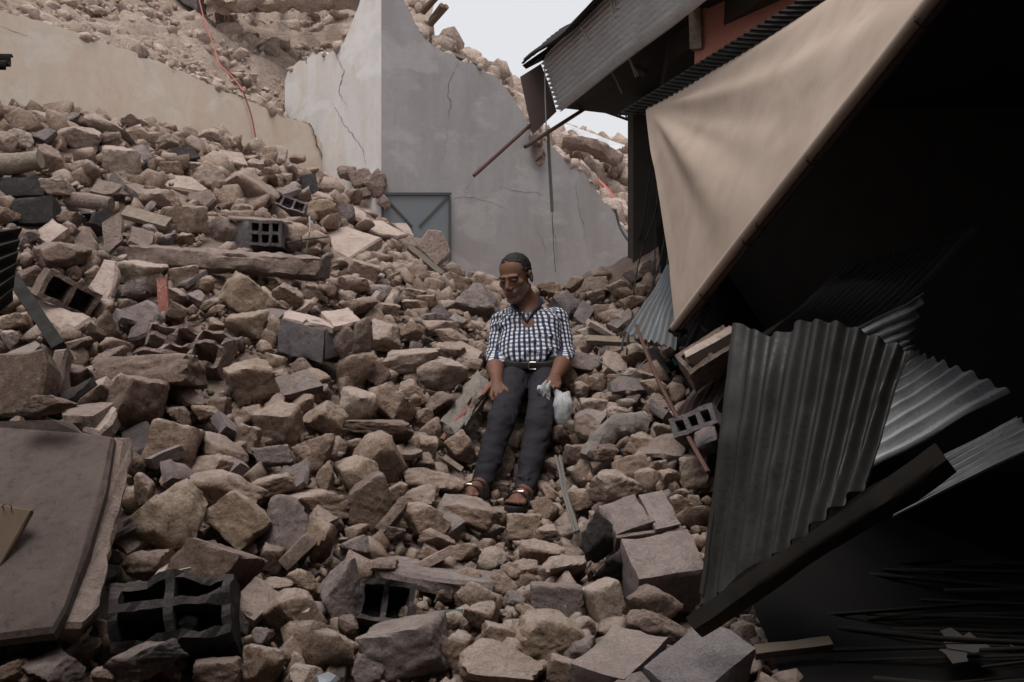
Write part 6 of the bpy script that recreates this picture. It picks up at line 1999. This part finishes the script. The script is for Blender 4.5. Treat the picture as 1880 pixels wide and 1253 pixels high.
for (lm, sd, cn, iss), ss in grp.items():
    ss.sort(key=lambda s: -s[3] * s[4])
    for k, s in enumerate(ss):
        asp = s[3] / s[4]
        shp = 'squared' if s[7] else ('long' if asp > 2 else 'flat' if asp > 1.55 else 'upright' if asp < .85 else 'angular')
        siz = 'big ' if s[3] > 95 else 'small ' if s[3] < 40 else ''
        mat_ = 'concrete lump' if s[6] == 'g' else 'stone'
        tail = '' if len(ss) == 1 else ', %s there' % ORD[min(k, 11)]
        if not iss: shp, siz, mat_ = 'flat', '', ('clay' if s[6] == 'r' else 'masonry') + ' fragment'
        s[0]['label'] = '%s%s %s %s %s %s%s' % (siz, shp, cn, mat_, sd, lm, tail)
        s[0]['category'] = 'stone' if iss else 'fragment'
        s[0]['group'] = 'stones on the rubble slope' if iss else 'masonry fragments on the slope'

# ------------------------------------------------------------------ smaller stones and gravel: too many to count
def scatter(name, spots, level, mat, seed, label):
    """spots: list of (x, y, z, size); one object"""
    tmpl = [chip_v(900 + seed * 31 + k, 14 if level > 1 else 9) for k in range(14)]
    rr = np.random.RandomState(seed)
    Vs, Fs, o = [], [], 0
    for (x, y, z, s) in spots:
        q = rr.normal(size=4); q /= np.linalg.norm(q)
        w_, a, b, c = q
        Rm = np.array([[1 - 2 * (b * b + c * c), 2 * (a * b - c * w_), 2 * (a * c + b * w_)], [2 * (a * b + c * w_), 1 - 2 * (a * a + c * c), 2 * (b * c - a * w_)],
                       [2 * (a * c - b * w_), 2 * (b * c + a * w_), 1 - 2 * (a * a + b * b)]])
        sc = s * rr.uniform(.6, 1.25, 3)
        tv, tf = tmpl[rr.randint(14)]
        Vs.append((tv * sc) @ Rm.T + (x, y, z))
        Fs.append(tf + o)
        o += len(tv)
    return put(name, np.vstack(Vs), np.vstack(Fs), mat, None, level > 2, loc=(0, 0, 0), label=label, cat='rubble', kind='stuff')

def slope_spots(n, smin, smax, seed, power=2.5, lift=.25, zone=None):
    rr = np.random.RandomState(seed)
    out = []
    while len(out) < n:
        m = 4000
        y = rr.uniform(1.9, 9.1, m)
        x = rr.uniform(-.80, .30, m) * y
        z = gz(x, y)
        s = smin + (smax - smin) * rr.rand(m) ** power
        okm = (behind(x, y, PL_C) < -.06) & (behind(x, y, PL_L) < -.08) & (behind(x, y, PL_R) < -.08) & (x < 1.25)
        px = x / y * FPX + 940; py = 626.5 - (z - CAMZ) / y * FPX
        qx = np.clip(np.round(px / 4).astype(int), 0, occ.shape[1] - 1); qy = np.clip(np.round(py / 4).astype(int), 0, occ.shape[0] - 1)
        okm &= (y > zbuf[qy, qx] + .02) | (zbuf[qy, qx] > 50)
        okm &= ~((px > -60) & (px < 225) & (py > 790) & (py < 1130)) & (x < .78 + .06 * (y - 3)) & (x > -4.2)
        # keep the smaller ones nearer the camera, where they can be told apart
        okm &= (s / y * FPX > 3.0)
        okm &= ~((py > 640) & (px < 660) & (rr.rand(m) < .45))
        if zone is not None: okm &= zone(px, py, x, y)
        for a in np.nonzero(okm)[0]:
            out.append((x[a], y[a], z[a] + lift * s[a] - .03 + s[a] * rr.uniform(-.2, .2), s[a]))
    return out[:n]
scatter('small_rubble', slope_spots(2700, .035, .14, 21, 1.8, .0), 3 if False else 2, M['tan'], 1, 'small tan stones packed between the larger ones on the slope')
scatter('small_rubble', slope_spots(420, .05, .13, 22, 1.7, .0), 2, M['pale'], 2, 'small pale stones packed between the larger ones on the slope')
scatter('small_rubble', slope_spots(420, .04, .12, 23, 1.5, .0), 2, M['grey'], 3, 'small grey concrete bits between the stones of the slope')
scatter('small_rubble', slope_spots(520, .06, .2, 25, 1.6, .1, lambda px, py, x, y: y > 6.0), 2, M['tan'], 10, 'stones heaped at the foot of the grey house')
scatter('gravel', slope_spots(7000, .014, .045, 24, 1.8, .2), 1, M['tan'], 4, 'fine gravel and crumbs lying in the gaps of the slope')
def sheet_spots(f, x0, x1, y0, y1, n, smin, smax, seed, ok, power=2.2, lift=.2):
    rr = np.random.RandomState(seed)
    out = []
    while len(out) < n:
        x, y = rr.uniform(x0, x1, 3000), rr.uniform(y0, y1, 3000)
        z = f(x, y)
        s = smin + (smax - smin) * rr.rand(3000) ** power
        g = ok(x, y, z)
        for a in np.nonzero(g)[0]:
            out.append((x[a], y[a], z[a] + lift * s[a] * rr.uniform(-.5, 1), s[a]))
    return out[:n]
scatter('hill_rubble', sheet_spots(hill_f, -6, -1, 6.2, 13.5, 1100, .04, .20, 31, lambda x, y, z: (behind(x, y, PL_C) > .25) & (z > 1), 2.6), 2, M['hillstone'], 5, 'broken stones strewn over the debris hill behind the cream wall')
scatter('hill_gravel', sheet_spots(hill_f, -6, -1, 6.2, 13.5, 3200, .02, .08, 32, lambda x, y, z: (behind(x, y, PL_C) > .2) & (z > 1)), 1, M['hillstone'], 6, 'fine crumbs and gravel on the debris hill behind the cream wall')
scatter('house_rubble', sheet_spots(mound_f, -1.0, 1.5, 8.8, 10.6, 420, .07, .30, 33, lambda x, y, z: (behind(x, y, PL_R) > .32) & (behind(x, y, PL_R) < 1.3) & (z > 1.2), 1.7, .45), 2, M['hillstone'], 7, 'broken stones heaped along the broken top of the grey house')
scatter('far_rubble', sheet_spots(far_f, .3, 2.7, 9.9, 13, 750, .07, .34, 34, lambda x, y, z: z > .5, 2.2, .3), 2, M['hillstone'], 8, 'far heap of stones seen between the grey house and the post')

rr = np.random.RandomState(77)
es = []
for a, b, nrm_ in EDGE:
    L = np.linalg.norm(b - a)
    for k in range(int(L / .028)):
        q = a + (b - a) * rr.rand() - nrm_ * rr.uniform(-.005, .22)
        if q[2] > 4.3: continue
        es.append((q[0], q[1], q[2] + rr.uniform(-.02, .03), .03 + .11 * rr.rand() ** 2))
scatter('edge_rubble', es, 2, M['hillstone'], 9, 'crumbled masonry along the broken tops of the walls')
